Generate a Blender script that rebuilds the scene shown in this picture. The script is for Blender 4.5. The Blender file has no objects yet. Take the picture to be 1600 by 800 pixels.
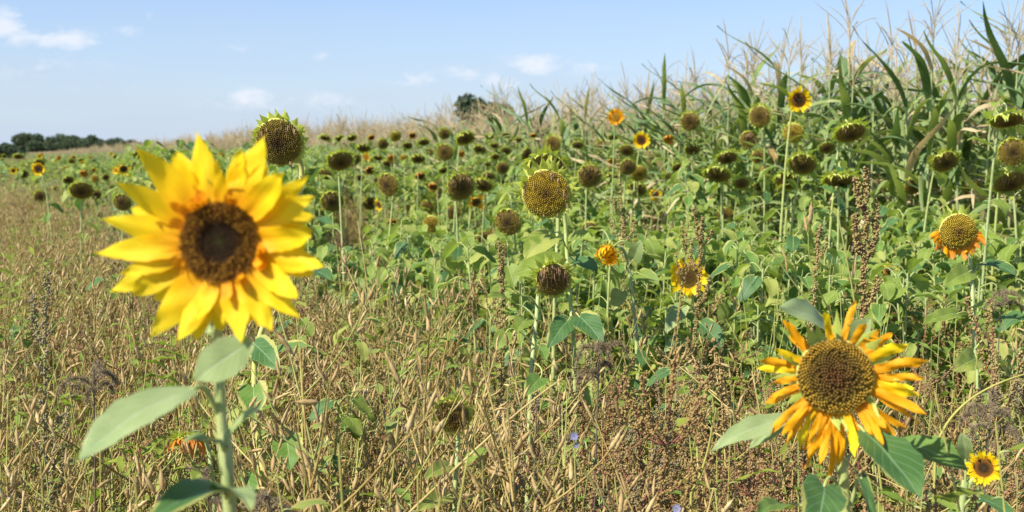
import bpy, math, random
import numpy as np
from mathutils import Vector, Matrix

# ------------------------------------------------------------------ camera, world, sun, exposure
SC = bpy.context.scene
COL = SC.collection
FPX = 1797.0                     # focal length in pixels of the 1600 px wide photograph
PITCH = math.radians(5.15)
CAMZ = 1.5
cam_d = bpy.data.cameras.new('camera'); cam = bpy.data.objects.new('camera', cam_d); COL.objects.link(cam)
cam.location = (0, 0, CAMZ); cam.rotation_euler = (math.radians(90) - PITCH, 0, 0)
cam_d.sensor_width = 36; cam_d.lens = 36 * FPX / 1600; cam_d.clip_end = 5000; cam_d.clip_start = .02
cam_d.dof.use_dof = True; cam_d.dof.focus_distance = 2.9; cam_d.dof.aperture_fstop = 6.0
SC.camera = cam
SUN_DIR = Vector((-.58, -.42, .78)).normalized()          # from the field towards the sun
sd = bpy.data.lights.new('sun', 'SUN'); sd.energy = 4.9; sd.angle = math.radians(.55); sd.color = (1, .94, .84)
sun = bpy.data.objects.new('sun', sd); COL.objects.link(sun); sun.location = (0, 0, 50)
sun.rotation_euler = SUN_DIR.to_track_quat('Z', 'Y').to_euler()
SC.view_settings.view_transform = 'Standard'; SC.view_settings.look = 'None'
SC.view_settings.gamma = 1; SC.view_settings.use_curve_mapping = False
SC.view_settings.exposure = 0.74

W = bpy.data.worlds.new('World'); SC.world = W; W.use_nodes = True
def build_world():
    nt = W.node_tree; nt.nodes.clear(); N = nt.nodes; L = nt.links
    out = N.new('ShaderNodeOutputWorld'); bg = N.new('ShaderNodeBackground')
    sky = N.new('ShaderNodeTexSky'); sky.sky_type = 'NISHITA'; sky.sun_disc = False
    sky.sun_elevation = math.asin(SUN_DIR.z); sky.sun_rotation = math.atan2(SUN_DIR.x, SUN_DIR.y)
    sky.altitude = 100; sky.air_density = 1.0; sky.dust_density = .35; sky.ozone_density = 1.6
    bg.inputs['Strength'].default_value = .092
    tc = N.new('ShaderNodeTexCoord')
    # thin summer clouds: patches (by direction) broken up by noise
    def math_(op, a, b=None, c=None, clamp=False):
        m = N.new('ShaderNodeMath'); m.operation = op; m.use_clamp = clamp
        for i, v in enumerate((a, b, c)):
            if v is None: continue
            if isinstance(v, (int, float)): m.inputs[i].default_value = v
            else: L.new(v, m.inputs[i])
        return m.outputs[0]
    sep = N.new('ShaderNodeSeparateXYZ'); L.new(tc.outputs['Generated'], sep.inputs[0])
    X, Y, Z = sep.outputs
    # tan coordinates of the direction (a world position of the cloud sheet, any viewer sees the same)
    ax = math_('DIVIDE', X, math_('MAXIMUM', Y, .05)); az = math_('DIVIDE', Z, math_('MAXIMUM', Y, .05))
    comb = N.new('ShaderNodeCombineXYZ'); L.new(ax, comb.inputs[0]); L.new(az, comb.inputs[1])
    mp = N.new('ShaderNodeMapping'); mp.inputs['Scale'].default_value = (9, 20, 1); L.new(comb.outputs[0], mp.inputs[0])
    nz = N.new('ShaderNodeTexNoise'); nz.inputs['Scale'].default_value = 4.2; nz.inputs['Detail'].default_value = 6
    nz.inputs['Roughness'].default_value = .62; nz.inputs['Distortion'].default_value = .35
    L.new(mp.outputs[0], nz.inputs['Vector'])
    n = nz.outputs[0]
    total = None
    def px(x, y): return ((x - 800) / FPX, (238 - y) / FPX)
    # (x, y, half width, half height, strength)
    blobs = [(10, 42, 38, 22, 1.5), (45, 60, 42, 12, 1.1), (112, 64, 45, 13, 1.5), (205, 50, 22, 10, .5), (240, 30, 8, 10, .3),
             (375, 78, 24, 7, .45), (508, 90, 13, 6, .55), (400, 158, 60, 17, .95), (520, 160, 45, 14, .75), (840, 102, 42, 14, 1.35),
             (785, 125, 28, 14, 1.0), (720, 118, 30, 12, .8), (645, 124, 45, 12, .75), (900, 108, 50, 12, .6), (60, 110, 120, 22, .35), (150, 140, 60, 10, .3)]
    for (x, y, w, h, s) in blobs:
        cx, cy = px(x, y)
        dx = math_('MULTIPLY', math_('SUBTRACT', ax, cx), FPX / w); dy = math_('MULTIPLY', math_('SUBTRACT', az, cy), FPX / h)
        r2 = math_('ADD', math_('MULTIPLY', dx, dx), math_('MULTIPLY', dy, dy))
        g = math_('MULTIPLY', math_('POWER', 2.718, math_('MULTIPLY', r2, -.9)), s)
        total = g if total is None else math_('MAXIMUM', total, g)
    puff = math_('ADD', total, math_('MULTIPLY', math_('SUBTRACT', n, .5), 3.6))
    cl = math_('MULTIPLY', math_('MULTIPLY', math_('SUBTRACT', puff, .22), .9, clamp=True), math_('MULTIPLY', total, 2.0, clamp=True), clamp=True)
    # a faint milky veil near the horizon, wispy
    mp2 = N.new('ShaderNodeMapping'); mp2.inputs['Scale'].default_value = (2.5, 12, 1); L.new(comb.outputs[0], mp2.inputs[0])
    nz2 = N.new('ShaderNodeTexNoise'); nz2.inputs['Scale'].default_value = 2.0; nz2.inputs['Detail'].default_value = 4; L.new(mp2.outputs[0], nz2.inputs['Vector'])
    veil = math_('MULTIPLY', math_('SUBTRACT', 1.0, math_('MULTIPLY', az, 5.0), clamp=True), math_('MULTIPLY', math_('ADD', nz2.outputs[0], .5), .9), clamp=True)
    fac = math_('MULTIPLY', cl, .76)
    mix = N.new('ShaderNodeMix'); mix.data_type = 'RGBA'
    tint = N.new('ShaderNodeMix'); tint.data_type = 'RGBA'; tint.blend_type = 'MULTIPLY'; tint.inputs[0].default_value = 1
    L.new(sky.outputs[0], tint.inputs[6]); tint.inputs[7].default_value = SKY_TINT
    vm = N.new('ShaderNodeMix'); vm.data_type = 'RGBA'; L.new(veil, vm.inputs[0]); L.new(tint.outputs[2], vm.inputs[6]); vm.inputs[7].default_value = (3.85, 4.55, 5.6, 1)
    L.new(fac, mix.inputs[0]); L.new(vm.outputs[2], mix.inputs[6]); mix.inputs[7].default_value = CLOUD
    L.new(mix.outputs[2], bg.inputs[0]); L.new(bg.outputs[0], out.inputs[0])
SKY_TINT = (.79, .885, 1.10, 1); CLOUD = (6.0, 6.2, 6.7, 1)
build_world()

rng = np.random.default_rng(7)
def U(a, b): return float(rng.uniform(a, b))

def P(px, py, d):
    """the point at distance d (metres along the view's ground direction) that the photograph shows at px, py"""
    cx = (px - 800) / FPX; cz = -(py - 400) / FPX
    y = math.cos(PITCH) + cz * math.sin(PITCH); z = -math.sin(PITCH) + cz * math.cos(PITCH)
    return Vector((cx / y * d, d, CAMZ + z / y * d))

# ------------------------------------------------------------------ materials
def srgb(h):
    c = [int(h[i:i + 2], 16) / 255 for i in (0, 2, 4)]
    return tuple((v / 12.92 if v <= .04045 else ((v + .055) / 1.055) ** 2.4) for v in c) + (1,)

class NT:
    def __init__(s, name):
        s.m = bpy.data.materials.new(name); s.m.use_nodes = True; s.nt = s.m.node_tree; s.nt.nodes.clear()
        s.N = s.nt.nodes; s.L = s.nt.links; s.out = s.N.new('ShaderNodeOutputMaterial')
    def inp(s, node, i, v):
        if v is None: return
        if isinstance(v, bpy.types.NodeSocket): s.L.new(v, node.inputs[i])
        else: node.inputs[i].default_value = v
    def math(s, op, a, b=None, clamp=False):
        n = s.N.new('ShaderNodeMath'); n.operation = op; n.use_clamp = clamp; s.inp(n, 0, a); s.inp(n, 1, b); return n.outputs[0]
    def mix(s, f, a, b, mode='MIX'):
        n = s.N.new('ShaderNodeMix'); n.data_type = 'RGBA'; n.blend_type = mode; s.inp(n, 0, f); s.inp(n, 6, a); s.inp(n, 7, b); return n.outputs[2]
    def noise(s, scale, detail=3, vec=None, rough=.55):
        n = s.N.new('ShaderNodeTexNoise'); n.inputs['Scale'].default_value = scale; n.inputs['Detail'].default_value = detail
        n.inputs['Roughness'].default_value = rough
        s.inp(n, 'Vector', vec); return n.outputs[0]
    def ramp(s, f, stops):
        n = s.N.new('ShaderNodeValToRGB'); e = n.color_ramp.elements
        while len(e) < len(stops): e.new(.5)
        for k, (p, c) in enumerate(stops): e[k].position = p; e[k].color = c
        s.inp(n, 0, f); return n.outputs[0]
    def obj(s): n = s.N.new('ShaderNodeTexCoord'); return n.outputs['Object']
    def uv(s):
        n = s.N.new('ShaderNodeTexCoord'); q = s.N.new('ShaderNodeSeparateXYZ'); s.L.new(n.outputs['UV'], q.inputs[0]); return q.outputs[0], q.outputs[1]
    def rand(s): return s.N.new('ShaderNodeObjectInfo').outputs['Random']
    def gen_isl(s): return s.N.new('ShaderNodeNewGeometry').outputs['Random Per Island']
    def step(s, v, lo, hi):
        n = s.N.new('ShaderNodeMapRange'); n.interpolation_type = 'SMOOTHSTEP'; s.inp(n, 0, v); s.inp(n, 1, lo); s.inp(n, 2, hi); return n.outputs[0]
    def finish(s, col, rough=.6, trans=0., tcol=None, bump=None, bstr=.3, spec=.3, bdist=.002):
        p = s.N.new('ShaderNodeBsdfPrincipled'); s.inp(p, 'Base Color', col); s.inp(p, 'Roughness', rough)
        p.inputs['Specular IOR Level'].default_value = spec
        if bump is not None:
            b = s.N.new('ShaderNodeBump'); b.inputs['Strength'].default_value = bstr; b.inputs['Distance'].default_value = bdist
            s.L.new(bump, b.inputs['Height']); s.L.new(b.outputs[0], p.inputs['Normal'])
        sh = p.outputs[0]
        if trans:
            t = s.N.new('ShaderNodeBsdfTranslucent'); s.inp(t, 0, tcol if tcol is not None else col)
            mx = s.N.new('ShaderNodeMixShader'); mx.inputs[0].default_value = trans
            s.L.new(sh, mx.inputs[1]); s.L.new(t.outputs[0], mx.inputs[2]); sh = mx.outputs[0]
        s.L.new(sh, s.out.inputs[0]); return s.m

def m_leaf(name, c1, c2, vein, edge, edge_amt=.0, trans=.3, tc=(.22, .36, .03, 1), yellow=None, yprob=0.0, spots=0.0):
    s = NT(name); u, v = s.uv(); o = s.obj(); r = s.rand()
    n = s.noise(14, 4, o); col = s.mix(s.step(n, .35, .68), c1, c2)
    col = s.mix(s.math('MULTIPLY', s.math('ABSOLUTE', s.math('SUBTRACT', r, .5)), .9), col, s.mix(1, col, (1.25, 1.2, .8, 1), 'MULTIPLY'))
    if yellow is not None:       # some leaves have turned
        col = s.mix(s.math('MULTIPLY', s.step(s.math('ADD', r, s.math('MULTIPLY', s.math('SUBTRACT', n, .5), .8)), 1 - yprob, 1 - yprob + .12), .9), col, yellow)
    du = s.math('ABSOLUTE', s.math('SUBTRACT', u, .5))
    if edge_amt:
        e = s.math('ADD', du, s.math('MULTIPLY', s.math('SUBTRACT', s.noise(9, 4, o), .5), .9))
        col = s.mix(s.step(e, .5 - edge_amt, .5), col, edge)
    if spots:
        col = s.mix(s.math('MULTIPLY', s.step(s.noise(160, 1, o), .66, .7), spots), col, edge)
    w = s.math('SINE', s.math('MULTIPLY', s.math('SUBTRACT', v, s.math('MULTIPLY', du, .75)), 42.0))
    side = s.step(w, .86, .99); mid = s.math('SUBTRACT', 1.0, s.step(du, .012, .035))
    vm = s.math('MAXIMUM', s.math('MULTIPLY', side, .6), mid)
    col = s.mix(s.math('MULTIPLY', vm, .65), col, vein)
    geo = s.N.new('ShaderNodeNewGeometry').outputs['Backfacing']           # the underside of a leaf is paler
    col = s.mix(s.math('MULTIPLY', geo, .45), col, vein)
    return s.finish(col, .55, trans, tc, s.math('ADD', s.math('MULTIPLY', vm, -.8), n), .5, .35)

def m_plain(name, c1, c2, scale=20, rough=.7, trans=0., tc=None, byrand=None, island=None, bumpy=0.):
    s = NT(name); o = s.obj(); n = s.noise(scale, 4, o); col = s.mix(s.step(n, .3, .7), c1, c2)
    if byrand: col = s.mix(s.rand(), col, s.mix(1, col, byrand, 'MULTIPLY'))
    if island: col = s.mix(s.gen_isl(), col, island)
    return s.finish(col, rough, trans, tc, n if bumpy else None, bumpy)

def m_petal(name, base, mid, tip, trans=.35, tc=(.9, .55, .01, 1)):
    s = NT(name); u, v = s.uv()
    col = s.ramp(v, [(0, base), (.38, mid), (1, tip)])
    st = s.N.new('ShaderNodeTexNoise'); st.inputs['Scale'].default_value = 1; st.inputs['Detail'].default_value = 2
    cb = s.N.new('ShaderNodeCombineXYZ'); s.L.new(s.math('MULTIPLY', u, 26.), cb.inputs[0]); s.L.new(s.math('MULTIPLY', v, 2.), cb.inputs[1]); s.L.new(s.math('MULTIPLY', s.rand(), 30.), cb.inputs[2])
    s.L.new(cb.outputs[0], st.inputs['Vector'])
    col = s.mix(s.math('MULTIPLY', s.step(st.outputs[0], .35, .65), .6), col, s.mix(1, col, (.84, .72, .55, 1), 'MULTIPLY'))
    return s.finish(col, .55, trans, tc, st.outputs[0], .6, .25, .001)

G = srgb
M = {}
M['leaf'] = m_leaf('sunflower_leaf', (.165, .245, .034, 1), (.265, .345, .066, 1), (.42, .48, .18, 1), (.36, .38, .10, 1), .05, .38, (.36, .50, .05, 1), (.42, .44, .10, 1), .24)
M['leaf_sage'] = m_leaf('young_leaf', (.25, .335, .130, 1), (.33, .41, .175, 1), (.44, .52, .30, 1), (.40, .42, .17, 1), .03, .25, (.25, .42, .08, 1), spots=.5)
M['leaf_dark'] = m_leaf('dark_leaf', (.050, .120, .032, 1), (.080, .165, .045, 1), (.20, .32, .15, 1), (.38, .38, .10, 1), .05, .22, (.15, .33, .04, 1))
M['leaf_edge'] = m_leaf('yellow_edged_leaf', (.09, .185, .032, 1), (.14, .25, .045, 1), (.32, .42, .15, 1), (.48, .44, .13, 1), .12, .3, (.3, .42, .05, 1))
M['leaf_yel'] = m_leaf('yellowing_leaf', (.22, .30, .06, 1), (.36, .38, .09, 1), (.40, .42, .18, 1), (.45, .34, .12, 1), .14, .3, (.45, .45, .05, 1))
M['stem'] = m_plain('sunflower_stem', (.30, .37, .13, 1), (.42, .48, .21, 1), 30, .6, byrand=(1.1, 1.02, .8, 1), bumpy=.4)
M['stem_yel'] = m_plain('yellow_stem', (.42, .42, .10, 1), (.50, .46, .16, 1), 30, .6, bumpy=.4)
M['bract'] = m_plain('bract', (.36, .46, .065, 1), (.54, .60, .14, 1), 25, .6, .35, (.5, .62, .05, 1), byrand=(1.25, 1.02, .9, 1))
M['back'] = m_plain('head_back', (.40, .46, .10, 1), (.54, .54, .17, 1), 25, .6, byrand=(1.1, 1, .9, 1))
M['dryflorets'] = m_plain('withered_florets', (.22, .13, .07, 1), (.40, .27, .15, 1), 60, .9, .15)
M['petal'] = m_petal('petal', (.92, .42, .004, 1), (.95, .68, .006, 1), (.96, .78, .016, 1), .36, (.95, .72, .012, 1))
M['petal_o'] = m_petal('petal_orange', (.85, .34, .004, 1), (.90, .42, .004, 1), (.88, .45, .01, 1), .3, (.9, .4, .01, 1))
M['petal_w'] = m_petal('petal_withered', (.70, .30, .03, 1), (.75, .27, .02, 1), (.58, .24, .05, 1), .25, (.8, .3, .02, 1))
def m_disc(name, cs, bum=.0):
    s = NT(name); u, v = s.uv(); o = s.obj()
    n = s.noise(22, 3, o); r = s.math('ADD', u, s.math('MULTIPLY', s.math('SUBTRACT', n, .5), .35))
    col = s.ramp(r, cs); col = s.mix(s.math('MULTIPLY', s.gen_isl(), .55), col, s.mix(1, col, (.45, .4, .35, 1), 'MULTIPLY'))
    return s.finish(col, .75)
M['disc_seed'] = m_disc('seed_disc', [(0, (.055, .030, .010, 1)), (.3, (.15, .095, .018, 1)), (.7, (.29, .21, .03, 1)), (1, (.40, .33, .06, 1))])
M['disc_gold'] = m_disc('golden_seed_disc', [(0, (.12, .06, .012, 1)), (.3, (.38, .25, .025, 1)), (.75, (.60, .44, .04, 1)), (1, (.44, .34, .05, 1))])
M['disc_olive'] = m_disc('olive_seed_disc', [(0, (.045, .018, .010, 1)), (.22, (.11, .07, .018, 1)), (.5, (.24, .17, .028, 1)), (1, (.36, .29, .04, 1))])
M['disc_bloom'] = m_disc('bloom_disc', [(0, (.10, .10, .02, 1)), (.16, (.065, .040, .012, 1)), (.46, (.07, .034, .010, 1)), (.60, (.20, .085, .012, 1)), (1, (.33, .15, .018, 1))])
M['disc_ripe'] = m_disc('pollen_disc', [(0, (.12, .045, .010, 1)), (.3, (.13, .070, .012, 1)), (.62, (.16, .10, .013, 1)), (.80, (.30, .20, .022, 1)), (1, (.28, .18, .02, 1))])
M['disc_orange'] = m_disc('orange_disc', [(0, (.45, .22, .02, 1)), (.6, (.62, .32, .02, 1)), (1, (.75, .38, .02, 1))])
M['tip'] = m_plain('anther_tips', (.42, .20, .015, 1), (.55, .34, .03, 1), 50, .8)
M['corn_leaf'] = m_leaf('corn_leaf', (.115, .195, .038, 1), (.185, .285, .065, 1), (.34, .42, .17, 1), (.50, .42, .20, 1), .04, .32, (.34, .44, .07, 1), (.50, .43, .20, 1), .18)
M['corn_dark'] = m_leaf('corn_leaf_dark', (.06, .115, .032, 1), (.09, .165, .045, 1), (.18, .27, .12, 1), (.3, .3, .12, 1), .03, .22, (.16, .28, .05, 1))
M['corn_dry'] = m_plain('dry_corn_leaf', (.50, .38, .20, 1), (.62, .52, .30, 1), 12, .8, .3, (.6, .45, .2, 1))
M['corn_stalk'] = m_plain('corn_stalk', (.24, .30, .11, 1), (.36, .38, .17, 1), 10, .6)
M['tassel'] = m_plain('tassel', (.48, .38, .20, 1), (.64, .53, .33, 1), 18, .9, .1, byrand=(.9, .86, .78, 1))
M['pod'] = m_plain('dry_pod', (.42, .30, 0.120, 1), (.78, .64, 0.328, 1), 60, .75, byrand=(.55, .50, 0.352, 1), island=(.36, .24, 0.096, 1), bumpy=.3)
M['straw'] = m_plain('dry_stem', (.45, .34, 0.112, 1), (.64, .51, 0.208, 1), 15, .8, byrand=(.48, .40, 0.256, 1))
M['green_stem'] = m_plain('green_stem', (.28, .33, .09, 1), (.38, .40, .13, 1), 15, .7, byrand=(1.2, 1.0, .8, 1))
M['seed'] = m_plain('goosefoot_seed', (.235, .18, 0.068, 1), (.42, .335, 0.140, 1), 40, .9, byrand=(.75, .75, 0.480, 1), island=(.28, .19, 0.072, 1))
M['seed_red'] = m_plain('red_goosefoot_seed', (.25, .145, 0.060, 1), (.42, .28, 0.124, 1), 40, .9, byrand=(.8, .9, 0.520, 1), island=(.32, .22, 0.088, 1))
M['seed_green'] = m_plain('green_goosefoot_seed', (.17, .17, .08, 1), (.28, .26, .14, 1), 40, .9, island=(.26, .19, .12, 1))
M['red_stem'] = m_plain('red_stem', (.22, .07, .05, 1), (.32, .15, .09, 1), 15, .7)
M['grass'] = m_plain('green_blade', (.16, .23, .045, 1), (.26, .33, .08, 1), 10, .6, .3, (.3, .42, .06, 1), byrand=(1.6, 1.2, .9, 1))
M['dry_grass'] = m_plain('dry_blade', (.50, .40, 0.136, 1), (.68, .56, 0.232, 1), 10, .8, .2, byrand=(.6, .54, 0.336, 1))
M['herb'] = m_plain('herb_leaf', (.12, .21, .03, 1), (.24, .34, .06, 1), 12, .55, .35, (.3, .48, .04, 1), byrand=(1.5, 1.1, .9, 1))
M['brown_leaf'] = m_plain('withered_leaf', (.24, .16, 0.056, 1), (.48, .36, 0.144, 1), 12, .9, .15, byrand=(.8, .8, 0.640, 1))
M['ash'] = m_plain('grey_bristle', (.19, .145, 0.085, 1), (.38, .30, 0.183, 1), 60, .95, byrand=(.8, .8, 0.680, 1))
M['lilac'] = m_plain('lilac_petal', (.42, .42, .62, 1), (.55, .54, .72, 1), 30, .6, .3)
M['bark'] = m_plain('bark', (.10, .08, .055, 1), (.17, .13, .09, 1), 4, .9)
def m_crown(name, a, b):
    s = NT(name); col = s.mix(s.gen_isl(), a, b)
    return s.finish(s.mix(s.rand(), col, s.mix(1, col, (1.15, 1.05, .95, 1), 'MULTIPLY')), .7, .2, b)
M['crown'] = m_crown('tree_crown', (.05, .085, .045, 1), (.095, .135, .062, 1))
M['crown_b'] = m_crown('tree_crown_brown', (.08, .085, .045, 1), (.13, .125, .062, 1))
def m_soil():
    s = NT('soil'); o = s.obj(); n = s.noise(1.6, 6, o); n2 = s.noise(40, 5, o)
    col = s.mix(s.step(n, .35, .65), (.085, .06, .035, 1), (.14, .10, .06, 1))
    col = s.mix(s.step(n2, .52, .64), col, (.32, .24, .13, 1))
    col = s.mix(s.math('MULTIPLY', s.step(s.noise(.05, 3, o), .5, .6), .5), col, (.16, .19, .07, 1))
    return s.finish(col, .95, bump=n2, bstr=.8, bdist=.02)
M['soil'] = m_soil()

# ------------------------------------------------------------------ mesh builder
class MB:
    def __init__(s): s.v = []; s.f = []; s.m = []; s.uv = []; s.n = 0; s.mats = []
    def mi(s, mat):
        if mat not in s.mats: s.mats.append(mat)
        return s.mats.index(mat)
    def add(s, v, f, mat, uv=None):
        v = np.asarray(v, np.float32).reshape(-1, 3); f = np.asarray(f, np.int32)
        if uv is None: uv = np.zeros((len(v), 2), np.float32)
        s.v.append(v); s.uv.append(np.asarray(uv, np.float32)); s.f.append(f + s.n); s.m.append(np.full(len(f), s.mi(mat), np.int32)); s.n += len(v)
    def merge(s, o, mat4=None):
        for v, f, m, uv in zip(o.v, o.f, o.m, o.uv):
            pass
        n0 = s.n
        for v, uv in zip(o.v, o.uv):
            if mat4 is not None:
                a = np.array(mat4, np.float32); v = v @ a[:3, :3].T + a[:3, 3]
            s.v.append(v.astype(np.float32)); s.uv.append(uv); s.n += len(v)
        rm = [s.mi(k) for k in o.mats]
        for f, m in zip(o.f, o.m): s.f.append(f + n0); s.m.append(np.array([rm[k] for k in m], np.int32) if len(m) else m)
        return s
    def mesh(s, name, smooth=True):
        me = bpy.data.meshes.new(name)
        V = np.concatenate(s.v); UV = np.concatenate(s.uv)
        tot = []; idx = []
        for f in s.f: tot.append(np.full(len(f), f.shape[1], np.int32)); idx.append(f.reshape(-1))
        tot = np.concatenate(tot); idx = np.concatenate(idx); mi = np.concatenate(s.m)
        me.vertices.add(len(V)); me.vertices.foreach_set('co', V.reshape(-1))
        me.loops.add(len(idx)); me.loops.foreach_set('vertex_index', idx)
        me.polygons.add(len(tot)); st = np.concatenate(([0], np.cumsum(tot)[:-1])).astype(np.int32)
        me.polygons.foreach_set('loop_start', st); me.polygons.foreach_set('loop_total', tot)
        me.polygons.foreach_set('material_index', mi); me.polygons.foreach_set('use_smooth', np.full(len(tot), smooth))
        ul = me.uv_layers.new(name='UVMap'); ul.data.foreach_set('uv', UV[idx].reshape(-1))
        for k in s.mats: me.materials.append(M[k])
        me.update(calc_edges=True); me.validate(); return me
    def obj(s, name, parent=None, smooth=True): return link(name, s.mesh(name, smooth), parent)

def link(name, me, parent=None, mat4=None):
    o = bpy.data.objects.new(name, me); COL.objects.link(o)
    if parent is not None: o.parent = parent
    if mat4 is not None: o.matrix_basis = mat4
    return o
def tag(o, label=None, cat=None, group=None, kind=None):
    if label: o['label'] = label
    if cat: o['category'] = cat
    if group: o['group'] = group
    if kind: o['kind'] = kind
    return o

def frames(p):
    p = np.asarray(p, float); t = np.gradient(p, axis=0); t /= np.linalg.norm(t, axis=1)[:, None] + 1e-9
    a = np.array([0, 0, 1.]) if abs(t[0][2]) < .9 else np.array([1., 0, 0])
    n = np.cross(t[0], a); n /= np.linalg.norm(n); ns = []
    for k in range(len(p)):
        n = n - t[k] * np.dot(n, t[k]); n /= np.linalg.norm(n) + 1e-9; ns.append(n.copy())
    ns = np.array(ns); return t, ns, np.cross(t, ns)
def tube(mb, pts, rad, mat, sides=6, cap=True):
    pts = np.asarray(pts, float); k = len(pts); rad = np.broadcast_to(np.asarray(rad, float), (k,))
    t, a, b = frames(pts); th = np.arange(sides) * 2 * math.pi / sides
    v = pts[:, None, :] + rad[:, None, None] * (np.cos(th)[None, :, None] * a[:, None, :] + np.sin(th)[None, :, None] * b[:, None, :])
    i = np.arange(k - 1)[:, None] * sides; j = np.arange(sides)[None, :]; j2 = (j + 1) % sides
    f = np.stack([i + j, i + j2, i + sides + j2, i + sides + j], -1).reshape(-1, 4)
    vv = np.repeat(np.linspace(0, 1, k), sides); uu = np.tile(np.linspace(0, 1, sides), k)
    mb.add(v.reshape(-1, 3), f, mat, np.stack([uu, vv], 1))
def bez(p0, p1, p2, p3, n):
    t = np.linspace(0, 1, n)[:, None]; p0, p1, p2, p3 = (np.asarray(q, float) for q in (p0, p1, p2, p3))
    return (1 - t) ** 3 * p0 + 3 * (1 - t) ** 2 * t * p1 + 3 * (1 - t) * t ** 2 * p2 + t ** 3 * p3

def strip(mb, pts, side, widths, mat, nx=2, fold=0., curl=None, wavy=0., heart=0., seed=0, L=None):
    """a blade along pts (k,3), side direction per point (k,3), half widths (k,), folded up along the midrib"""
    pts = np.asarray(pts, float); k = len(pts); t, _, _ = frames(pts)
    side = np.broadcast_to(np.asarray(side, float), (k, 3)); side = side - t * (side * t).sum(1)[:, None]; side /= np.linalg.norm(side, axis=1)[:, None] + 1e-9
    nrm = np.cross(side, t); r = np.random.default_rng(seed); u = np.linspace(-1, 1, nx + 1)
    ph = r.uniform(0, 6.28, 4); v = []
    L = L or np.linalg.norm(pts[-1] - pts[0]); vv = np.linspace(0, 1, k)
    for j, uj in enumerate(u):
        w = np.asarray(widths) * uj
        if abs(uj) > .99: w = w * (1 + (.05 if k < 15 else .085) * r.uniform(-1, 1, k))
        h = fold * np.abs(w) + wavy * L * uj * uj * np.sin(vv * 9 + ph[0] + (uj > 0) * ph[1]) + wavy * .5 * L * np.sin(vv * 14 + uj * 3 + ph[2])
        if curl is not None: h = h + curl * np.asarray(widths) * uj * uj
        back = -heart * L * (uj * uj) * np.clip(1 - vv * 3.2, 0, 1)
        v.append(pts + side * w[:, None] + nrm * h[:, None] + t * back[:, None])
    v = np.stack(v, 1); n1 = nx + 1
    i = np.arange(k - 1)[:, None] * n1; j = np.arange(nx)[None, :]
    f = np.stack([i + j, i + j + 1, i + n1 + j + 1, i + n1 + j], -1).reshape(-1, 4)
    uv = np.stack([np.tile((u + 1) / 2, k), np.repeat(vv, n1)], 1)
    mb.add(v.reshape(-1, 3), f, mat, uv)

def leaf_prof(k, kind='heart'):
    v = np.linspace(0, 1, k)
    if kind == 'heart': w = (v + .06) ** .42 * (1 - v) ** .80 * 1.62; w[0] = .32
    elif kind == 'oval': w = np.sin(np.pi * np.clip(v * .95 + .05, 0, 1)) ** .8; w[-1] = .01
    else: w = (v + .02) ** .55 * (1 - v) ** .9 * 1.85
    w[-1] = .015
    return w
def blade_leaf(mb, base, tip, normal, width, mat, kind='heart', sag=.1, fold=.25, wavy=.015, nx=8, k=11, petiole=None, pr=.0025, seed=0, heart=.13):
    base = np.array(base, float); tip = np.array(tip, float); nrm = np.array(normal, float); nrm /= np.linalg.norm(nrm)
    L = np.linalg.norm(tip - base); d = (tip - base) / L; side = np.cross(d, nrm); side /= np.linalg.norm(side); nrm = np.cross(side, d)
    mid = (base + tip) / 2 + nrm * sag * L
    c = bez(base, base + (mid - base) * .66 + nrm * sag * L * .3, tip + (mid - tip) * .66 + nrm * sag * L * .3, tip, k)
    strip(mb, c, side, leaf_prof(k, kind) * width / 2, mat, nx, fold, None, wavy, heart if kind == 'heart' else 0, seed, L)
    if petiole is not None:
        p = np.array(petiole, float); dd = np.linalg.norm(base - p)
        tube(mb, bez(p, p + (base - p) * .4 + np.array([0, 0, dd * .25]), base - d * dd * .35 + nrm * dd * .08, base + d * L * .04, 8), np.linspace(pr * 1.2, pr * .8, 8), 'stem', 6)

def frame_mat(pos, n, up=(0, 0, 1), s=1.0, roll=0.):
    z = Vector(n).normalized(); y = Vector(up) - z * Vector(up).dot(z)
    if y.length < 1e-3: y = Vector((0, 1, 0)) - z * z.y
    y.normalize(); x = y.cross(z)
    m = Matrix((x, y, z)).transposed().to_4x4()
    return Matrix.Translation(Vector(pos)) @ m @ Matrix.Rotation(roll, 4, 'Z') @ Matrix.Scale(s, 4)

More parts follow.
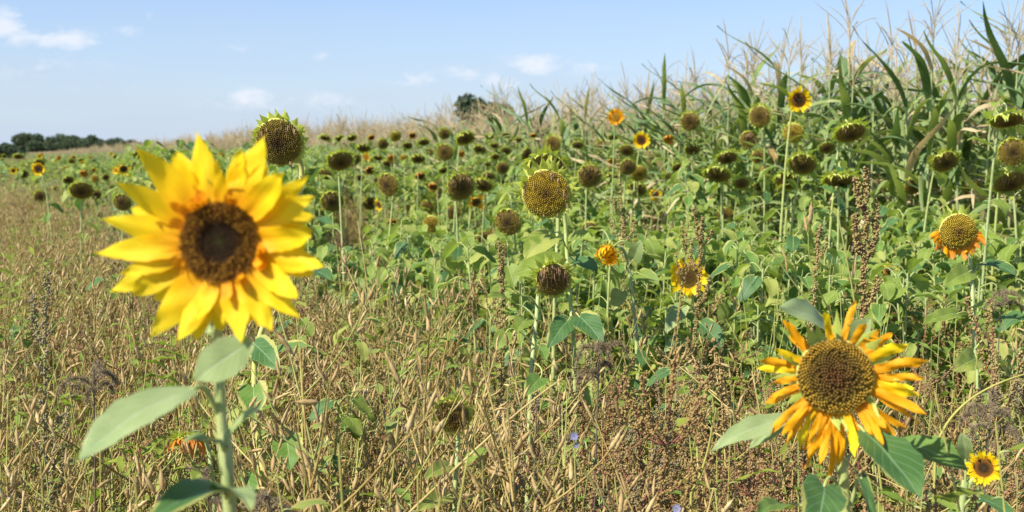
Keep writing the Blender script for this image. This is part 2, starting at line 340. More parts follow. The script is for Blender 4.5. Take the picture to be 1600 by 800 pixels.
# ------------------------------------------------------------------ sunflower heads (disc radius 1, facing +Z, up +Y)
def florets(mb, mat, n, R=1., h=.06, dome=.18, sides=5, rough=.25, r0=0., seed=1, taper=.25, rim=.0, holes=0.):
    r = np.random.default_rng(seed); k = np.arange(n) + .5; rr = np.sqrt(k / n) * R; th = k * 2.399963
    keep = (rr >= r0) & (r.uniform(0, 1, n) >= holes); rr = rr[keep]; th = th[keep]; m = len(rr)
    z = dome * (1 - (rr / R) ** 2.2); hh = h * (1 + rough * r.uniform(-1, 1, m)) * (1 + rim * (rr / R) ** 3); w = R / math.sqrt(n) * .98
    c = np.stack([rr * np.cos(th), rr * np.sin(th), z], 1)
    tilt = np.stack([np.cos(th) * rr / R * .35, np.sin(th) * rr / R * .35, np.ones(m)], 1)
    a = np.arange(sides) * 2 * math.pi / sides
    ring = np.stack([np.cos(a), np.sin(a), np.zeros(sides)], 1)
    b = c[:, None] + ring[None] * w - np.array([0, 0, .02])
    q = c[:, None] + ring[None] * w * (.55 + taper * .5) + tilt[:, None] * (hh * .6)[:, None, None]
    t = c + tilt * hh[:, None]
    v = np.concatenate([b, q, t[:, None]], 1).reshape(-1, 3); s1 = 2 * sides + 1
    base = (np.arange(m) * s1)[:, None]; j = np.arange(sides)[None]; j2 = (j + 1) % sides
    f4 = np.stack([base + j, base + j2, base + sides + j2, base + sides + j], -1).reshape(-1, 4)
    f3 = np.stack([base + sides + j, base + sides + j2, np.broadcast_to(base + 2 * sides, (m, sides))], -1).reshape(-1, 3)
    uv = np.repeat(np.stack([rr / R, th * 0], 1), s1, 0)
    n0 = mb.n; mb.add(v, f4, mat, uv)
    mb.f.append(f3.astype(np.int32) + n0); mb.m.append(np.full(len(f3), mb.mi(mat), np.int32))
def disc_base(mb, mat, R=1., dome=.16, back=.34, bmat='back'):
    th = np.arange(28) * 2 * math.pi / 28
    def rings(rs, zs, m, flip=False):
        v = np.concatenate([np.stack([r * np.cos(th), r * np.sin(th), np.full(28, z)], 1) for r, z in zip(rs, zs)])
        i = np.arange(len(rs) - 1)[:, None] * 28; j = np.arange(28)[None]; j2 = (j + 1) % 28
        f = np.stack([i + j, i + 28 + j, i + 28 + j2, i + j2], -1).reshape(-1, 4)
        if flip: f = f[:, ::-1]
        mb.add(v, f, m, np.repeat(np.stack([np.array(rs) / R, np.zeros(len(rs))], 1), 28, 0))
    rs = [.001, .3, .6, .85, 1.0]; rings([r * R for r in rs], [dome * (1 - r ** 2.2) - .03 for r in rs], mat)
    rings([1.0 * R, 1.05 * R, .98 * R, .7 * R, .38 * R, .16 * R, .10 * R], [-.03, -.08, -back * .55, -back * .8, -back * .95, -back * 1.15, -back * 1.5], bmat)
def bracts(mb, n, length, width, lift, mat='bract', R=1., seed=3, jit=.25, z=-.06, droop=0., up_bias=0.):
    r = np.random.default_rng(seed)
    for q in range(n):
        a = q * 2 * math.pi / n + r.uniform(-.12, .12); L = length * (1 + jit * r.uniform(-1, 1)) * (1 + up_bias * math.sin(a))
        o = np.array([math.cos(a), math.sin(a), 0]); li = lift + r.uniform(-.35, .35); Z = np.array([0, 0, 1.])
        p0 = o * R * .95 + Z * (z + r.uniform(-.06, .02)); p1 = p0 + (o * math.cos(li) + Z * math.sin(li)) * L * .5
        l2 = li + r.uniform(-.2, .9) - droop; p2 = p1 + (o * math.cos(l2) + Z * math.sin(l2)) * L * .5 + np.cross(Z, o) * L * r.uniform(-.18, .18)
        c = bez(p0, p0 * .4 + p1 * .6, p1, p2, 5)
        strip(mb, c, np.cross(Z, o), np.array([.85, 1, .75, .35, .02]) * width, mat, 2, .25, None, .0, 0, q)
def petal_mesh(mb, a, L, w, mat, lift=.12, R=.95, twist=0., curl=0., side=0., z=-.02, seed=0, k=9, nx=4, tipw=.5, fold=-.2, wavy=.02, prof=None):
    r = np.random.default_rng(seed); o = np.array([math.cos(a), math.sin(a), 0]); Z = np.array([0, 0, 1.]); S = np.cross(Z, o)
    p0 = o * R + Z * z; l1 = lift; l2 = lift + curl
    p1 = p0 + (o * math.cos(l1) + Z * math.sin(l1)) * L * .4; p2 = p0 + (o * math.cos(l2) + Z * math.sin(l2)) * L * .75 + S * L * side * .4
    p3 = p0 + (o * math.cos(l2 * 1.5) + Z * math.sin(l2 * 1.5)) * L + S * L * side
    c = bez(p0, p1, p2, p3, k); v = np.linspace(0, 1, k)
    if prof is None: W = (v + .08) ** .45 * (1 - v ** 2.2) ** .75; W /= W.max(); W[0] = .38; W[-1] = .03
    else: W = prof(v)
    tw = twist * v; sd = S[None] * np.cos(tw)[:, None] + Z[None] * np.sin(tw)[:, None]
    strip(mb, c, sd, W * w, mat, nx, fold, None, wavy, 0, seed, L)
def withered(mb, n, seed, R=1., L=.35, mat='dryflorets', rmin=.55, gravity=(0, -1, .2), amin=0., amax=6.28):
    r = np.random.default_rng(seed); g = np.array(gravity, float)
    for q in range(n):
        a = r.uniform(amin, amax); rr = R * r.uniform(rmin, 1.02); p = np.array([rr * math.cos(a), rr * math.sin(a), .12 + .1 * r.uniform()])
        l = L * r.uniform(.4, 1.2); e = p + g * l + r.uniform(-.12, .12, 3) * l; m = (p + e) / 2 + np.array([0, 0, .12]) * r.uniform(.2, 1)
        c = bez(p, m, m, e, 5); strip(mb, c, r.uniform(-1, 1, 3), np.array([.5, 1, .8, 1, .2]) * .035, mat, 2, .8, None, .03, 0, q)

def head_seed(seed, mat='disc_seed', n=260, h=.07, wil=14, brlen=.48, up=.25, holes=0.02, lift=.3, fr=.35):
    b = MB(); disc_base(b, mat, dome=.22); florets(b, mat, n, h=h, dome=.24, seed=seed, holes=holes, rough=.4, sides=5)
    br = MB(); bracts(br, 22, brlen, .17, lift, seed=seed, up_bias=up, droop=-.2); bracts(br, 22, brlen * .9, .16, lift - .6, seed=seed + 50, z=-.12, up_bias=up)
    w = MB()
    if wil: withered(w, wil, seed, amin=.2, amax=2.9, rmin=.6, L=fr); withered(w, wil // 2, seed + 9, rmin=.85, L=fr * .8)
    return b, br, w if wil else None
def head_bloom(seed, n=20, mat='disc_bloom', pm='petal', L=.95, w=.2, lift=.2, ragged=0., dn=200, layers=2):
    b = MB(); disc_base(b, mat, dome=.12); florets(b, mat, dn, h=.06, dome=.14, seed=seed)
    br = MB(); bracts(br, 18, .5, .15, -.2, seed=seed)
    p = MB(); r = np.random.default_rng(seed)
    for q in range(n * layers):
        if r.uniform() < ragged: continue
        a = q * 2 * math.pi / n + (q >= n) * math.pi / n + r.uniform(-.09, .09)
        petal_mesh(p, a, L * r.uniform(.75, 1.15), w * r.uniform(.8, 1.15), pm, lift + r.uniform(-.2, .2), twist=r.uniform(-.3, .3) * (1 + ragged * 4),
                   curl=r.uniform(-.25, .3) * (1 + ragged * 2), side=r.uniform(-.1, .1) * (1 + ragged * 3), z=-.02 - .03 * (q >= n), seed=q, k=6, nx=2)
    return b, br, p
# each template: list of (part name, mesh)
def mk(names, mbs): return [(n, m.mesh(n), m) for n, m in zip(names, mbs) if m is not None]
SN = ('seed_disc', 'bracts', 'withered_florets'); BN = ('flower_disc', 'bracts', 'petals')
T = {}
T['S'] = [mk(SN, head_seed(15, 'disc_gold', wil=6, brlen=.35, lift=.1)), mk(SN, head_seed(16, 'disc_seed', wil=26, brlen=.25, lift=1.0, fr=.6, holes=.15)), mk(SN, head_seed(11)), mk(SN, head_seed(12, 'disc_olive', wil=8)), mk(SN, head_seed(13, 'disc_seed', wil=20, brlen=.4)), mk(SN, head_seed(14, 'disc_olive', wil=12, brlen=.3, lift=.7))]
T['D'] = [mk(SN, head_seed(24, 'disc_olive', brlen=.4, up=.1, lift=-.1, wil=26, fr=.6, holes=.1)), mk(SN, head_seed(25, 'disc_seed', brlen=.35, up=.0, lift=.5, wil=6)), mk(SN, head_seed(21, brlen=.6, up=.1, lift=.9, wil=20)), mk(SN, head_seed(22, brlen=.55, up=.2, lift=.6, wil=10)), mk(SN, head_seed(23, 'disc_seed', brlen=.65, lift=.2, wil=16, fr=.5))]
T['B'] = [mk(BN, head_bloom(31)), mk(BN, head_bloom(32, 17, w=.22)), mk(BN, head_bloom(33, 18, 'disc_bloom', L=.8))]
T['Y'] = [mk(BN, head_bloom(34, 17, 'disc_orange', 'petal', L=1.1, w=.26)), mk(BN, head_bloom(35, 16, 'disc_orange', 'petal_o', L=.9, w=.24))]
T['R'] = [mk(BN, head_bloom(41, 12, 'disc_bloom', 'petal', L=1.2, w=.2, ragged=.35)), mk(BN, head_bloom(42, 12, 'disc_ripe', 'petal_o', L=1.1, w=.2, ragged=.35))]
T['O'] = [mk(BN, head_bloom(43, 14, 'disc_ripe', 'petal_w', L=.6, w=.17, ragged=.35, lift=.9)), mk(BN, head_bloom(44, 13, 'disc_orange', 'petal_w', L=.55, w=.18, ragged=.3, lift=.8))]

# sunflower leaves (unit length about 1, petiole from the origin, growing towards +X)
LEAF = []
for q in range(13):
    r = np.random.default_rng(100 + q); b = MB(); slope = r.uniform(-.1, 1.0) if q < 12 else 1.35; pl = r.uniform(.45, .7)
    base = np.array([pl * .85, 0, pl * .45]); d = np.array([math.cos(slope), r.uniform(-.2, .2), -math.sin(slope)])
    mt = ('leaf', 'leaf', 'leaf', 'leaf', 'leaf', 'leaf', 'leaf_dark', 'leaf_edge', 'leaf_edge', 'leaf_yel', 'leaf', 'leaf_dark', 'brown_leaf', 'brown_leaf')[q]
    blade_leaf(b, base, base + d * r.uniform(.85, 1.1), np.array([math.sin(slope), r.uniform(-.3, .3), math.cos(slope)]), r.uniform(.72, .95), mt,
               'heart', r.uniform(.05, .18), r.uniform(-.1, .45) if q < 12 else 1.1, r.uniform(.02, .05) if q < 12 else .10, 6, 9, (0, 0, 0), .022, q)
    LEAF.append((b.mesh('leaf'), b))

def pick_leaf():
    k = int(rng.integers(len(LEAF) + 4)); return k if k < 12 else (12 if k == 15 and U(0, 1) < .3 else int(rng.integers(12)))
def stem_mb(B, E, n, r0, r1, mat, bend, k=16):
    B = np.array(B); E = np.array(E); n = np.array(n); h = E[2] - B[2]
    c = bez(B, B + np.array([0, 0, h * .75]) + (E - B) * np.array([.3, .3, 0]), E - n * bend + np.array([0, 0, bend * .25]), E, k)
    mb = MB(); tube(mb, c, np.linspace(r0, r1, k), mat, 7); return mb, c

def sunflower(px, py, w, typ, label, depth=None, size=None, yaw=0., tilt=None, group='sunflowers in the field', detail=2, var=None, nleaf=None, lsize=1., stem='stem', base_off=None, leaf_lo=.3, squash=None):
    """w = width in pixels the disc (or the petal circle for blooms) has in the photograph"""
    bloom = typ in 'BYRO'
    real = size or (U(.125, .15) if not bloom else U(.13, .155))
    d = depth or max(3.2, min(32, real * FPX / w)); real = w * d / FPX
    R = real / 2 / (1.0 if not bloom else (1.9 if typ != 'O' else 1.35))
    p = P(px, py, d)
    t = math.radians(tilt if tilt is not None else {'S': U(5, 28), 'D': U(38, 60), 'B': U(-5, 20), 'Y': U(-10, 20), 'R': U(0, 30), 'O': U(20, 50)}[typ])
    az = math.radians(yaw if yaw else U(-22, 22)) + math.atan2(p.x, p.y) * .7
    n = Vector((-math.sin(az) * math.cos(t), -math.cos(az) * math.cos(t), -math.sin(t)))
    tv = T[typ][var if var is not None else int(rng.integers(len(T[typ])))]
    back = p - n * R * .42
    if base_off is None: base_off = (U(-.12, .12), U(.0, .22))
    B = Vector((back.x + base_off[0], back.y + base_off[1], 0))
    root = bpy.data.objects.new('sunflower', None); COL.objects.link(root); root.location = B; root.empty_display_size = .1
    tag(root, label, 'sunflower', group)
    E = back - B; sr = .0075 * max(.7, min(1.3, real / .14))
    smb, c = stem_mb((0, 0, 0), E, n, sr, sr * .62, stem, max(.08, .75 * real * (1 + math.sin(max(t, 0)))))
    nl = nleaf if nleaf is not None else int(rng.integers(8, 13))
    hm = frame_mat(p - B, n, s=R, roll=U(-.1, .1))
    fol = MB(); leaves = []
    for q in range(nl):
        f = leaf_lo + (.78 - leaf_lo) * (q + U(.1, .9)) / nl; i = f * (len(c) - 1); k0 = int(i); pos = c[k0] * (1 - i + k0) + c[min(k0 + 1, len(c) - 1)] * (i - k0)
        s = lsize * U(.085, .135) * (1.15 - .45 * f); m = Matrix.Translation(Vector(pos)) @ Matrix.Rotation(q * 2.4 + U(-.5, .5), 4, 'Z') @ Matrix.Rotation(U(-.3, .25), 4, 'Y') @ Matrix.Scale(s, 4)
        wp = B + Vector(pos) + Vector((m[0][0], m[1][0], 0)).normalized() * s * 1.0; hit = False
        for (hx, hy, hw, hdp) in HD:
            if wp.y < hdp - .02 and abs(hx - px) + abs(hy - py) > 2:
                uu = 800 + wp.x / wp.y * FPX; vv = 238 + (CAMZ - wp.z) / wp.y * FPX
                if math.hypot(uu - hx, vv - hy) < hw * .5 + s * .55 / wp.y * FPX: hit = True; break
        if hit: continue
        leaves.append((LEAF[pick_leaf()], m))
    if detail >= 2:
        smb.obj('stem', root)
        for (l, m) in leaves: link('leaf', l[0], root, m)
    elif detail == 1:
        smb.obj('stem', root); fo = MB()
        for (l, m) in leaves: fo.merge(l[1], m)
        if nl: fo.obj('leaves', root)
    else:
        for (l, m) in leaves: smb.merge(l[1], m)
        smb.obj('stem', root)
    hd = link('flower_head', tv[0][1], root, hm)
    for nm, me, _ in tv[1:]:
        link(nm, me, hd)
    return root, c, n

# ------------------------------------------------------------------ ground
def ground():
    mb = MB(); xs = np.concatenate([np.linspace(-2500, -60, 12), np.linspace(-50, 50, 60), np.linspace(60, 2500, 12)])
    ys = np.concatenate([np.linspace(-60, 0, 8), np.linspace(1, 60, 60), np.linspace(75, 4000, 18)])
    Xg, Yg = np.meshgrid(xs, ys); Z = .03 * np.sin(Xg * 1.3) * np.sin(Yg * .9 + 1) * (np.abs(Xg) < 50)
    v = np.stack([Xg, Yg, Z - .03], -1).reshape(-1, 3); nx = len(xs); i = np.arange(len(ys) - 1)[:, None] * nx; j = np.arange(nx - 1)[None]
    mb.add(v, np.stack([i + j, i + j + 1, i + nx + j + 1, i + nx + j], -1).reshape(-1, 4), 'soil')
    tag(mb.obj('ground'), 'bare brown soil under the weeds and crops', None, None, 'structure')
ground()

def corn_edge_x(y): return 3.1 - .45 * (y - 8)
def strip_edge_x(y): return -1.2 - .56 * (y - 6.5)

# ------------------------------------------------------------------ corn
def corn_parts(seed, low=False):
    r = np.random.default_rng(seed); H = r.uniform(1.80, 2.10); lean = r.uniform(-.06, .06, 2)
    def pos(z): return np.array([lean[0] * z / H, lean[1] * z / H, z])
    st = MB(); k = 9; tube(st, [pos(z) for z in np.linspace(0, H, k)], np.linspace(.013, .006, k), 'corn_stalk', 5)
    lv = []; a0 = r.uniform(0, 6.28); nl = 13
    for q in range(nl):
        mb = MB(); z = .30 + (H - (.80 if low else .46)) * q / (nl - 1); a = a0 + (q % 2) * math.pi + r.uniform(-.6, .6); L = r.uniform(.6, 1.0) * (1.05 if q < 7 else .8)
        o = np.array([math.cos(a), math.sin(a), 0]); Z = np.array([0, 0, 1.]); up = r.uniform(.35, .8) if q < 9 else r.uniform(.3, .75)
        p0 = pos(z); drop = r.uniform(-.15, .55) if q < 7 else r.uniform(-.45, .35)
        kink = r.uniform() < .35
        if r.uniform() < .45: drop = r.uniform(-.5, -.1); up *= 1.1; kink = False
        c = bez(p0, p0 + o * L * .22 + Z * L * up * .8, p0 + o * L * .6 + Z * L * (up * .7 - (0.3 if kink else 0)), p0 + o * L * r.uniform(.75, .95) + Z * L * (up * .45 - drop) + r.uniform(-.08, .08, 3), 11)
        v = np.linspace(0, 1, 11); Wd = np.minimum((v + .25) * 2, 1) * (1 - v ** 2.2) ** .8 * r.uniform(.019, .034) + .0008
        sd = np.cross(Z, o); tw = r.uniform(-1.2, 1.2); t_, a_, b_ = frames(c)
        S = sd[None] * np.cos(tw * v)[:, None] + Z[None] * np.sin(tw * v)[:, None]
        x = r.uniform(); m = 'corn_dry' if (q < 2 or x > .9) else ('corn_dark' if x < .25 else 'corn_leaf')
        strip(mb, c, S, Wd, m, 2, .45, None, .006, 0, seed + q); lv.append(mb)
    ts = MB(); top = pos(H); h = r.uniform(.32, .44) + .06 * low; Z = np.array([0, 0, 1.])
    tl = r.uniform(-.08, .08, 3); tube(ts, bez(top - Z * .05, top + Z * h * .4, top + Z * h * .7 + tl * .5, top + Z * h + tl * 1.3, 8), np.array([.0028, .0028, .0034, .0042, .0038, .004, .0033, .0017]), 'tassel', 4)
    for q in range(int(r.integers(7, 13)) + 5 * low):
        a = r.uniform(0, 6.28); o = np.array([math.cos(a), math.sin(a), 0]); s = top + Z * r.uniform(-.04, .14); L = r.uniform(.18, .31); e = r.uniform(.25, 1.0)
        c = bez(s, s + (o * .3 + Z) * L * .4, s + (o * .8 * e + Z * .8) * L * .75, s + (o * e + Z * r.uniform(.5, 1.1)) * L, 7)
        tube(ts, c, np.array([.0016, .0025, .0032, .0027, .0031, .0025, .0012]), 'tassel', 3)
    return st, lv, ts
CORN = [corn_parts(500 + i) for i in range(6)] + [corn_parts(520 + i, True) for i in range(6)]
CORN_M = []
for (st, lv, ts) in CORN:
    full = MB().merge(st)
    for l in lv: full.merge(l)
    full.merge(ts); CORN_M.append((full.mesh('corn_plant'), st.mesh('stalk'), [l.mesh('leaf') for l in lv], ts.mesh('tassel')))
corn_first = []
def cornlab(x, y, row):
    u = 800 + x / y * FPX
    return ('in the edge row' if row == 0 else 'in the second row' if row == 1 else 'in the third row' if row == 2 else 'deeper in the field') + ', ' + next(t for m, t in [(780, 'below the tree'), (900, 'right of the tree'), (1000, 'behind the two open blooms'), (1120, 'by the green-rimmed head'), (1220, 'left of the highest bloom'), (1300, 'behind the highest bloom'), (1400, 'right of the highest bloom'), (1500, 'by the long slanting leaf'), (9999, 'at the right edge')] if u < m)
def corn_scale(y): return float(np.interp(y, [4, 8, 12, 17, 24, 58, 112, 200], [1.06, 1.03, .97, .93, .93, .87, .74, .66]))
def build_corn():
    pts = []
    ang = math.atan2(1, -.45); dirv = np.array([-.45, 1]) / math.hypot(.45, 1); nv = np.array([dirv[1], -dirv[0]])
    start = np.array([corn_edge_x(4.0), 4.0])
    for row in range(16):
        s = 0.0
        while True:
            s += ((.13 if s < 9 else .17) if s < 40 else (.3 if s < 110 else .6)) * (1 if row < 5 else 1.25) * U(.7, 1.3)
            if s > 260: break
            p = start + dirv * s + nv * (row * .62 + U(-.08, .08) + .25 * math.sin(s * .8 + row))
            if p[1] < 3.6: continue
            if abs(p[0] / p[1]) > .50: continue
            if row > 8 and s > 120 and U(0, 1) < .5: continue
            pts.append((p[0], p[1], row))
    # big sparse field behind
    pts.sort(key=lambda q: q[1] + q[2] * 1.2)
    near = pts[:290]; rest = pts[290:]
    for i, (x, y, row) in enumerate(near):
        v = (i % 6) if (y < 12.5 or (y < 19 and i % 3)) else 6 + i % 6; full, st, lv, ts = CORN_M[v]
        m = Matrix.Translation((x, y, -.02)) @ Matrix.Rotation(U(0, 6.28), 4, 'Z') @ Matrix.Scale(U(.92, 1.10) * corn_scale(y), 4)
        if i < 60:
            o = bpy.data.objects.new('corn_plant', None); COL.objects.link(o); o.matrix_basis = m
            link('stalk', st, o); link('tassel', ts, o)
            for l in lv: link('leaf', l, o)
            tag(o, 'tall green corn plant with tan tassel ' + cornlab(x, y, row), 'corn plant', 'corn plants of the near rows')
        else:
            o = link('corn_plant', full, None, m); corn_first.append((v, o))
            tag(o, 'green corn plant with tan tassel ' + cornlab(x, y, row), 'corn plant', 'corn plants further up the rows')
    var = {}
    for v, o in corn_first: var.setdefault(v, [o])
    scatter('corn_field', [(x, y, -.02) for x, y, r_ in rest], [list(var[k]) for k in sorted(var) if k >= 6], None, 'distant corn field with tan tassels reaching to the horizon', scl=[U(.9, 1.1) * corn_scale(y) for x, y, r_ in rest])

def scatter(name, pts, variants, srange, label, tiltmax=.06, idx=None, scl=None):
    n = len(pts)
    me = bpy.data.meshes.new(name); me.vertices.add(n); me.vertices.foreach_set('co', np.array(pts, np.float32).reshape(-1))
    a = me.attributes.new('rot', 'FLOAT_VECTOR', 'POINT')
    rot = np.stack([rng.uniform(-tiltmax, tiltmax, n), rng.uniform(-tiltmax, tiltmax, n), rng.uniform(0, 6.283, n)], 1).astype(np.float32); a.data.foreach_set('vector', rot.reshape(-1))
    a = me.attributes.new('scl', 'FLOAT', 'POINT'); a.data.foreach_set('value', np.array(scl if scl is not None else rng.uniform(*srange, n), np.float32))
    a = me.attributes.new('idx', 'INT', 'POINT'); a.data.foreach_set('value', np.array(idx if idx is not None else rng.integers(0, len(variants), n), np.int32))
    me.update(); o = link(name, me); tag(o, label, None, None, 'stuff')
    g = bpy.data.node_groups.new(name, 'GeometryNodeTree'); g.interface.new_socket('Geometry', in_out='INPUT', socket_type='NodeSocketGeometry'); g.interface.new_socket('Geometry', in_out='OUTPUT', socket_type='NodeSocketGeometry')
    N = g.nodes; L = g.links; gi = N.new('NodeGroupInput'); go = N.new('NodeGroupOutput'); ip = N.new('GeometryNodeInstanceOnPoints')
    mp = N.new('GeometryNodeMeshToPoints'); L.new(gi.outputs[0], mp.inputs[0]); L.new(mp.outputs[0], ip.inputs['Points'])
    jn = N.new('GeometryNodeJoinGeometry')
    for v in reversed(variants):
        sock = []
        for ob in v:
            oi = N.new('GeometryNodeObjectInfo'); oi.transform_space = 'ORIGINAL'; oi.inputs['Object'].default_value = ob; oi.inputs['As Instance'].default_value = len(v) == 1
            sock.append(oi.outputs['Geometry'])
        if len(v) == 1: L.new(sock[0], jn.inputs[0])
        else:
            j2 = N.new('GeometryNodeJoinGeometry')
            for s_ in sock: L.new(s_, j2.inputs[0])
            gt = N.new('GeometryNodeGeometryToInstance'); L.new(j2.outputs[0], gt.inputs[0]); L.new(gt.outputs[0], jn.inputs[0])
    L.new(jn.outputs[0], ip.inputs['Instance']); ip.inputs['Pick Instance'].default_value = True
    def attr(nm, dt):
        q = N.new('GeometryNodeInputNamedAttribute'); q.data_type = dt; q.inputs['Name'].default_value = nm; return q.outputs['Attribute']
    L.new(attr('idx', 'INT'), ip.inputs['Instance Index']); L.new(attr('scl', 'FLOAT'), ip.inputs['Scale'])
    r2 = N.new('FunctionNodeEulerToRotation'); L.new(attr('rot', 'FLOAT_VECTOR'), r2.inputs[0]); L.new(r2.outputs[0], ip.inputs['Rotation'])
    L.new(ip.outputs[0], go.inputs[0])
    md = o.modifiers.new('scatter', 'NODES'); md.node_group = g; return o
build_corn()

# ------------------------------------------------------------------ weeds
def pod(mb, p, d, L, r, rr):
    d = np.array(d) / np.linalg.norm(d); s = np.cross(d, [.3, .9, .1]); s /= np.linalg.norm(s); bend = rr.uniform(-.12, .12)
    c = np.array([p + d * L * v + s * L * bend * math.sin(v * 3.1) for v in (0, .1, .25, .4, .55, .68, .8, 1)])
    k = rr.uniform(.6, 1.0); tube(mb, c, r * np.array([.35, .75, 1, .86 * k + .1, .95, .62, .3, .08]), 'pod', 5)
def split_pods(pd, parent):
    for v, f, uv in zip(pd.v, pd.f, pd.uv):
        one = MB(); one.add(v, f - f.min(), 'pod', uv); one.obj('seed_pod', parent)
def radish(seed, H=None, green=False, npod=40):
    r = np.random.default_rng(seed); H = H or r.uniform(.82, 1.02); st = MB(); pd = MB(); mat = 'green_stem' if green or r.uniform() < .18 else 'straw'
    ln = r.uniform(-.14, .14, 2); main = bez((0, 0, 0), (ln[0] * .2, ln[1] * .2, H * .4), (ln[0] * .7, ln[1] * .7, H * .7), (ln[0] * 1.6, ln[1] * 1.6, H), 10)
    tube(st, main, np.linspace(.0042, .0014, 10), mat, 5); br = [main[4:]]
    for q in range(8):
        i = int(r.integers(2, 8)); a = r.uniform(0, 6.28); L = r.uniform(.18, .42); o = np.array([math.cos(a), math.sin(a), 0]); s = main[i]; up = r.uniform(.5, 1.1)
        c = bez(s, s + o * L * .35 + [0, 0, L * .25], s + o * L * .5 + [0, 0, L * up * .7], s + o * L * r.uniform(.45, .8) + [0, 0, L * up], 8)
        tube(st, c, np.linspace(.0024, .0010, 8), mat, 4); br.append(c[2:])
    for q in range(npod):
        b = br[int(r.integers(len(br)))]; t = r.uniform(0, len(b) - 1.01); k0 = int(t); p = b[k0] * (1 - t + k0) + b[k0 + 1] * (t - k0)
        a = r.uniform(0, 6.28); up = r.uniform(.5, 1.8) if r.uniform() > .15 else r.uniform(-.6, .4)
        d = np.array([math.cos(a), math.sin(a), up]); d /= np.linalg.norm(d)
        pl = r.uniform(.010, .022); e = p + d * pl + np.array([0, 0, .002]); tube(st, [p, (p + e) / 2 - [0, 0, .002], e], .0008, mat, 3)
        pod(pd, e, d + np.array([0, 0, .5]), r.uniform(.024, .054), r.uniform(.0028, .0056), r)
    return st, pd
OCT_V = np.array([(1, 0, 0), (-1, 0, 0), (0, 1, 0), (0, -1, 0), (0, 0, 1), (0, 0, -1)], float)
OCT_F = np.array([(0, 2, 4), (2, 1, 4), (1, 3, 4), (3, 0, 4), (2, 0, 5), (1, 2, 5), (3, 1, 5), (0, 3, 5)])
def balls(mb, cs, rs, mat):
    cs = np.array(cs); rs = np.array(rs); v = cs[:, None] + OCT_V[None] * rs[:, None, None]
    f = (np.arange(len(cs)) * 6)[:, None, None] + OCT_F[None]; mb.add(v.reshape(-1, 3), f.reshape(-1, 3), mat)
def goosefoot(seed, H=None, mat='seed', smat='straw', nsp=9, dense=1., spread=.10, bs=1.):
    r = np.random.default_rng(seed); H = H or r.uniform(.75, 1.0); st = MB(); sd = MB(); lf = MB()
    ln = r.uniform(-.06, .06, 2); main = bez((0, 0, 0), (0, 0, H * .4), (ln[0], ln[1], H * .7), (ln[0] * 1.6, ln[1] * 1.6, H), 12)
    tube(st, main, np.linspace(.0045, .0012, 12), smat, 5); sp = [(main, .5, 1.)]
    for q in range(nsp):
        i = int(r.integers(3, 11)); s = main[i]; a = r.uniform(0, 6.28); o = np.array([math.cos(a), math.sin(a), 0]); L = r.uniform(.12, .30) * (1.2 - i / 14)
        c = bez(s, s + o * spread * .5 + [0, 0, L * .2], s + o * spread * .9 + [0, 0, L * .6], s + o * spread * r.uniform(.7, 1.2) + [0, 0, L], 8)
        tube(st, c, np.linspace(.0022, .0008, 8), smat, 3); sp.append((c, .25, .75))
    cs = []; rs = []
    for (c, f0, sc) in sp:
        Lc = np.linalg.norm(np.diff(c, axis=0), axis=1).sum() * (1 - f0); n = max(4, int(Lc / .0085 * dense))
        for q in range(n):
            f = f0 + (1 - f0) * (q + r.uniform()) / n; t = f * (len(c) - 1.01); k0 = int(t); p = c[k0] * (1 - t + k0) + c[k0 + 1] * (t - k0)
            a = r.uniform(0, 6.28); off = r.uniform(.003, .013) * sc * (1.15 - f * .6); o = np.array([math.cos(a), math.sin(a), r.uniform(-.2, .5)]); cc = p + o * off
            for z in range(int(r.integers(3, 7))): cs.append(cc + r.uniform(-1, 1, 3) * .0045); rs.append(r.uniform(.0018, .0036) * bs)
    balls(sd, cs, rs, mat)
    for q in range(6):
        i = int(r.integers(2, 9)); s = main[i]; a = r.uniform(0, 6.28); o = np.array([math.cos(a), math.sin(a), r.uniform(-.6, .3)]); L = r.uniform(.02, .05)
        blade_leaf(lf, s + o * .012, s + o * (.012 + L), (0, 0, 1), L * .5, 'herb' if r.uniform() < .6 else 'brown_leaf', 'oval', .1, .2, .03, 2, 5, None, .001, q)
    st.merge(lf); return st, sd
def grass(seed, H=.7, n=16, mats=('dry_grass',)):
    r = np.random.default_rng(seed); mb = MB()
    for q in range(n):
        a = r.uniform(0, 6.28); o = np.array([math.cos(a), math.sin(a), 0]); L = H * r.uniform(.5, 1.15); b = o * r.uniform(0, .05); fl = r.uniform(.05, .5)
        c = bez(b, b + o * L * .05 + [0, 0, L * .4], b + o * L * fl * .5 + [0, 0, L * .8], b + o * L * fl + [0, 0, L * r.uniform(.6, 1.0)], 7)
        strip(mb, c, np.cross(o, [0, 0, 1]) + r.uniform(-.3, .3, 3), np.linspace(1, .15, 7) * r.uniform(.0012, .0035), mats[int(r.integers(len(mats)))], 1, 0)
    return mb
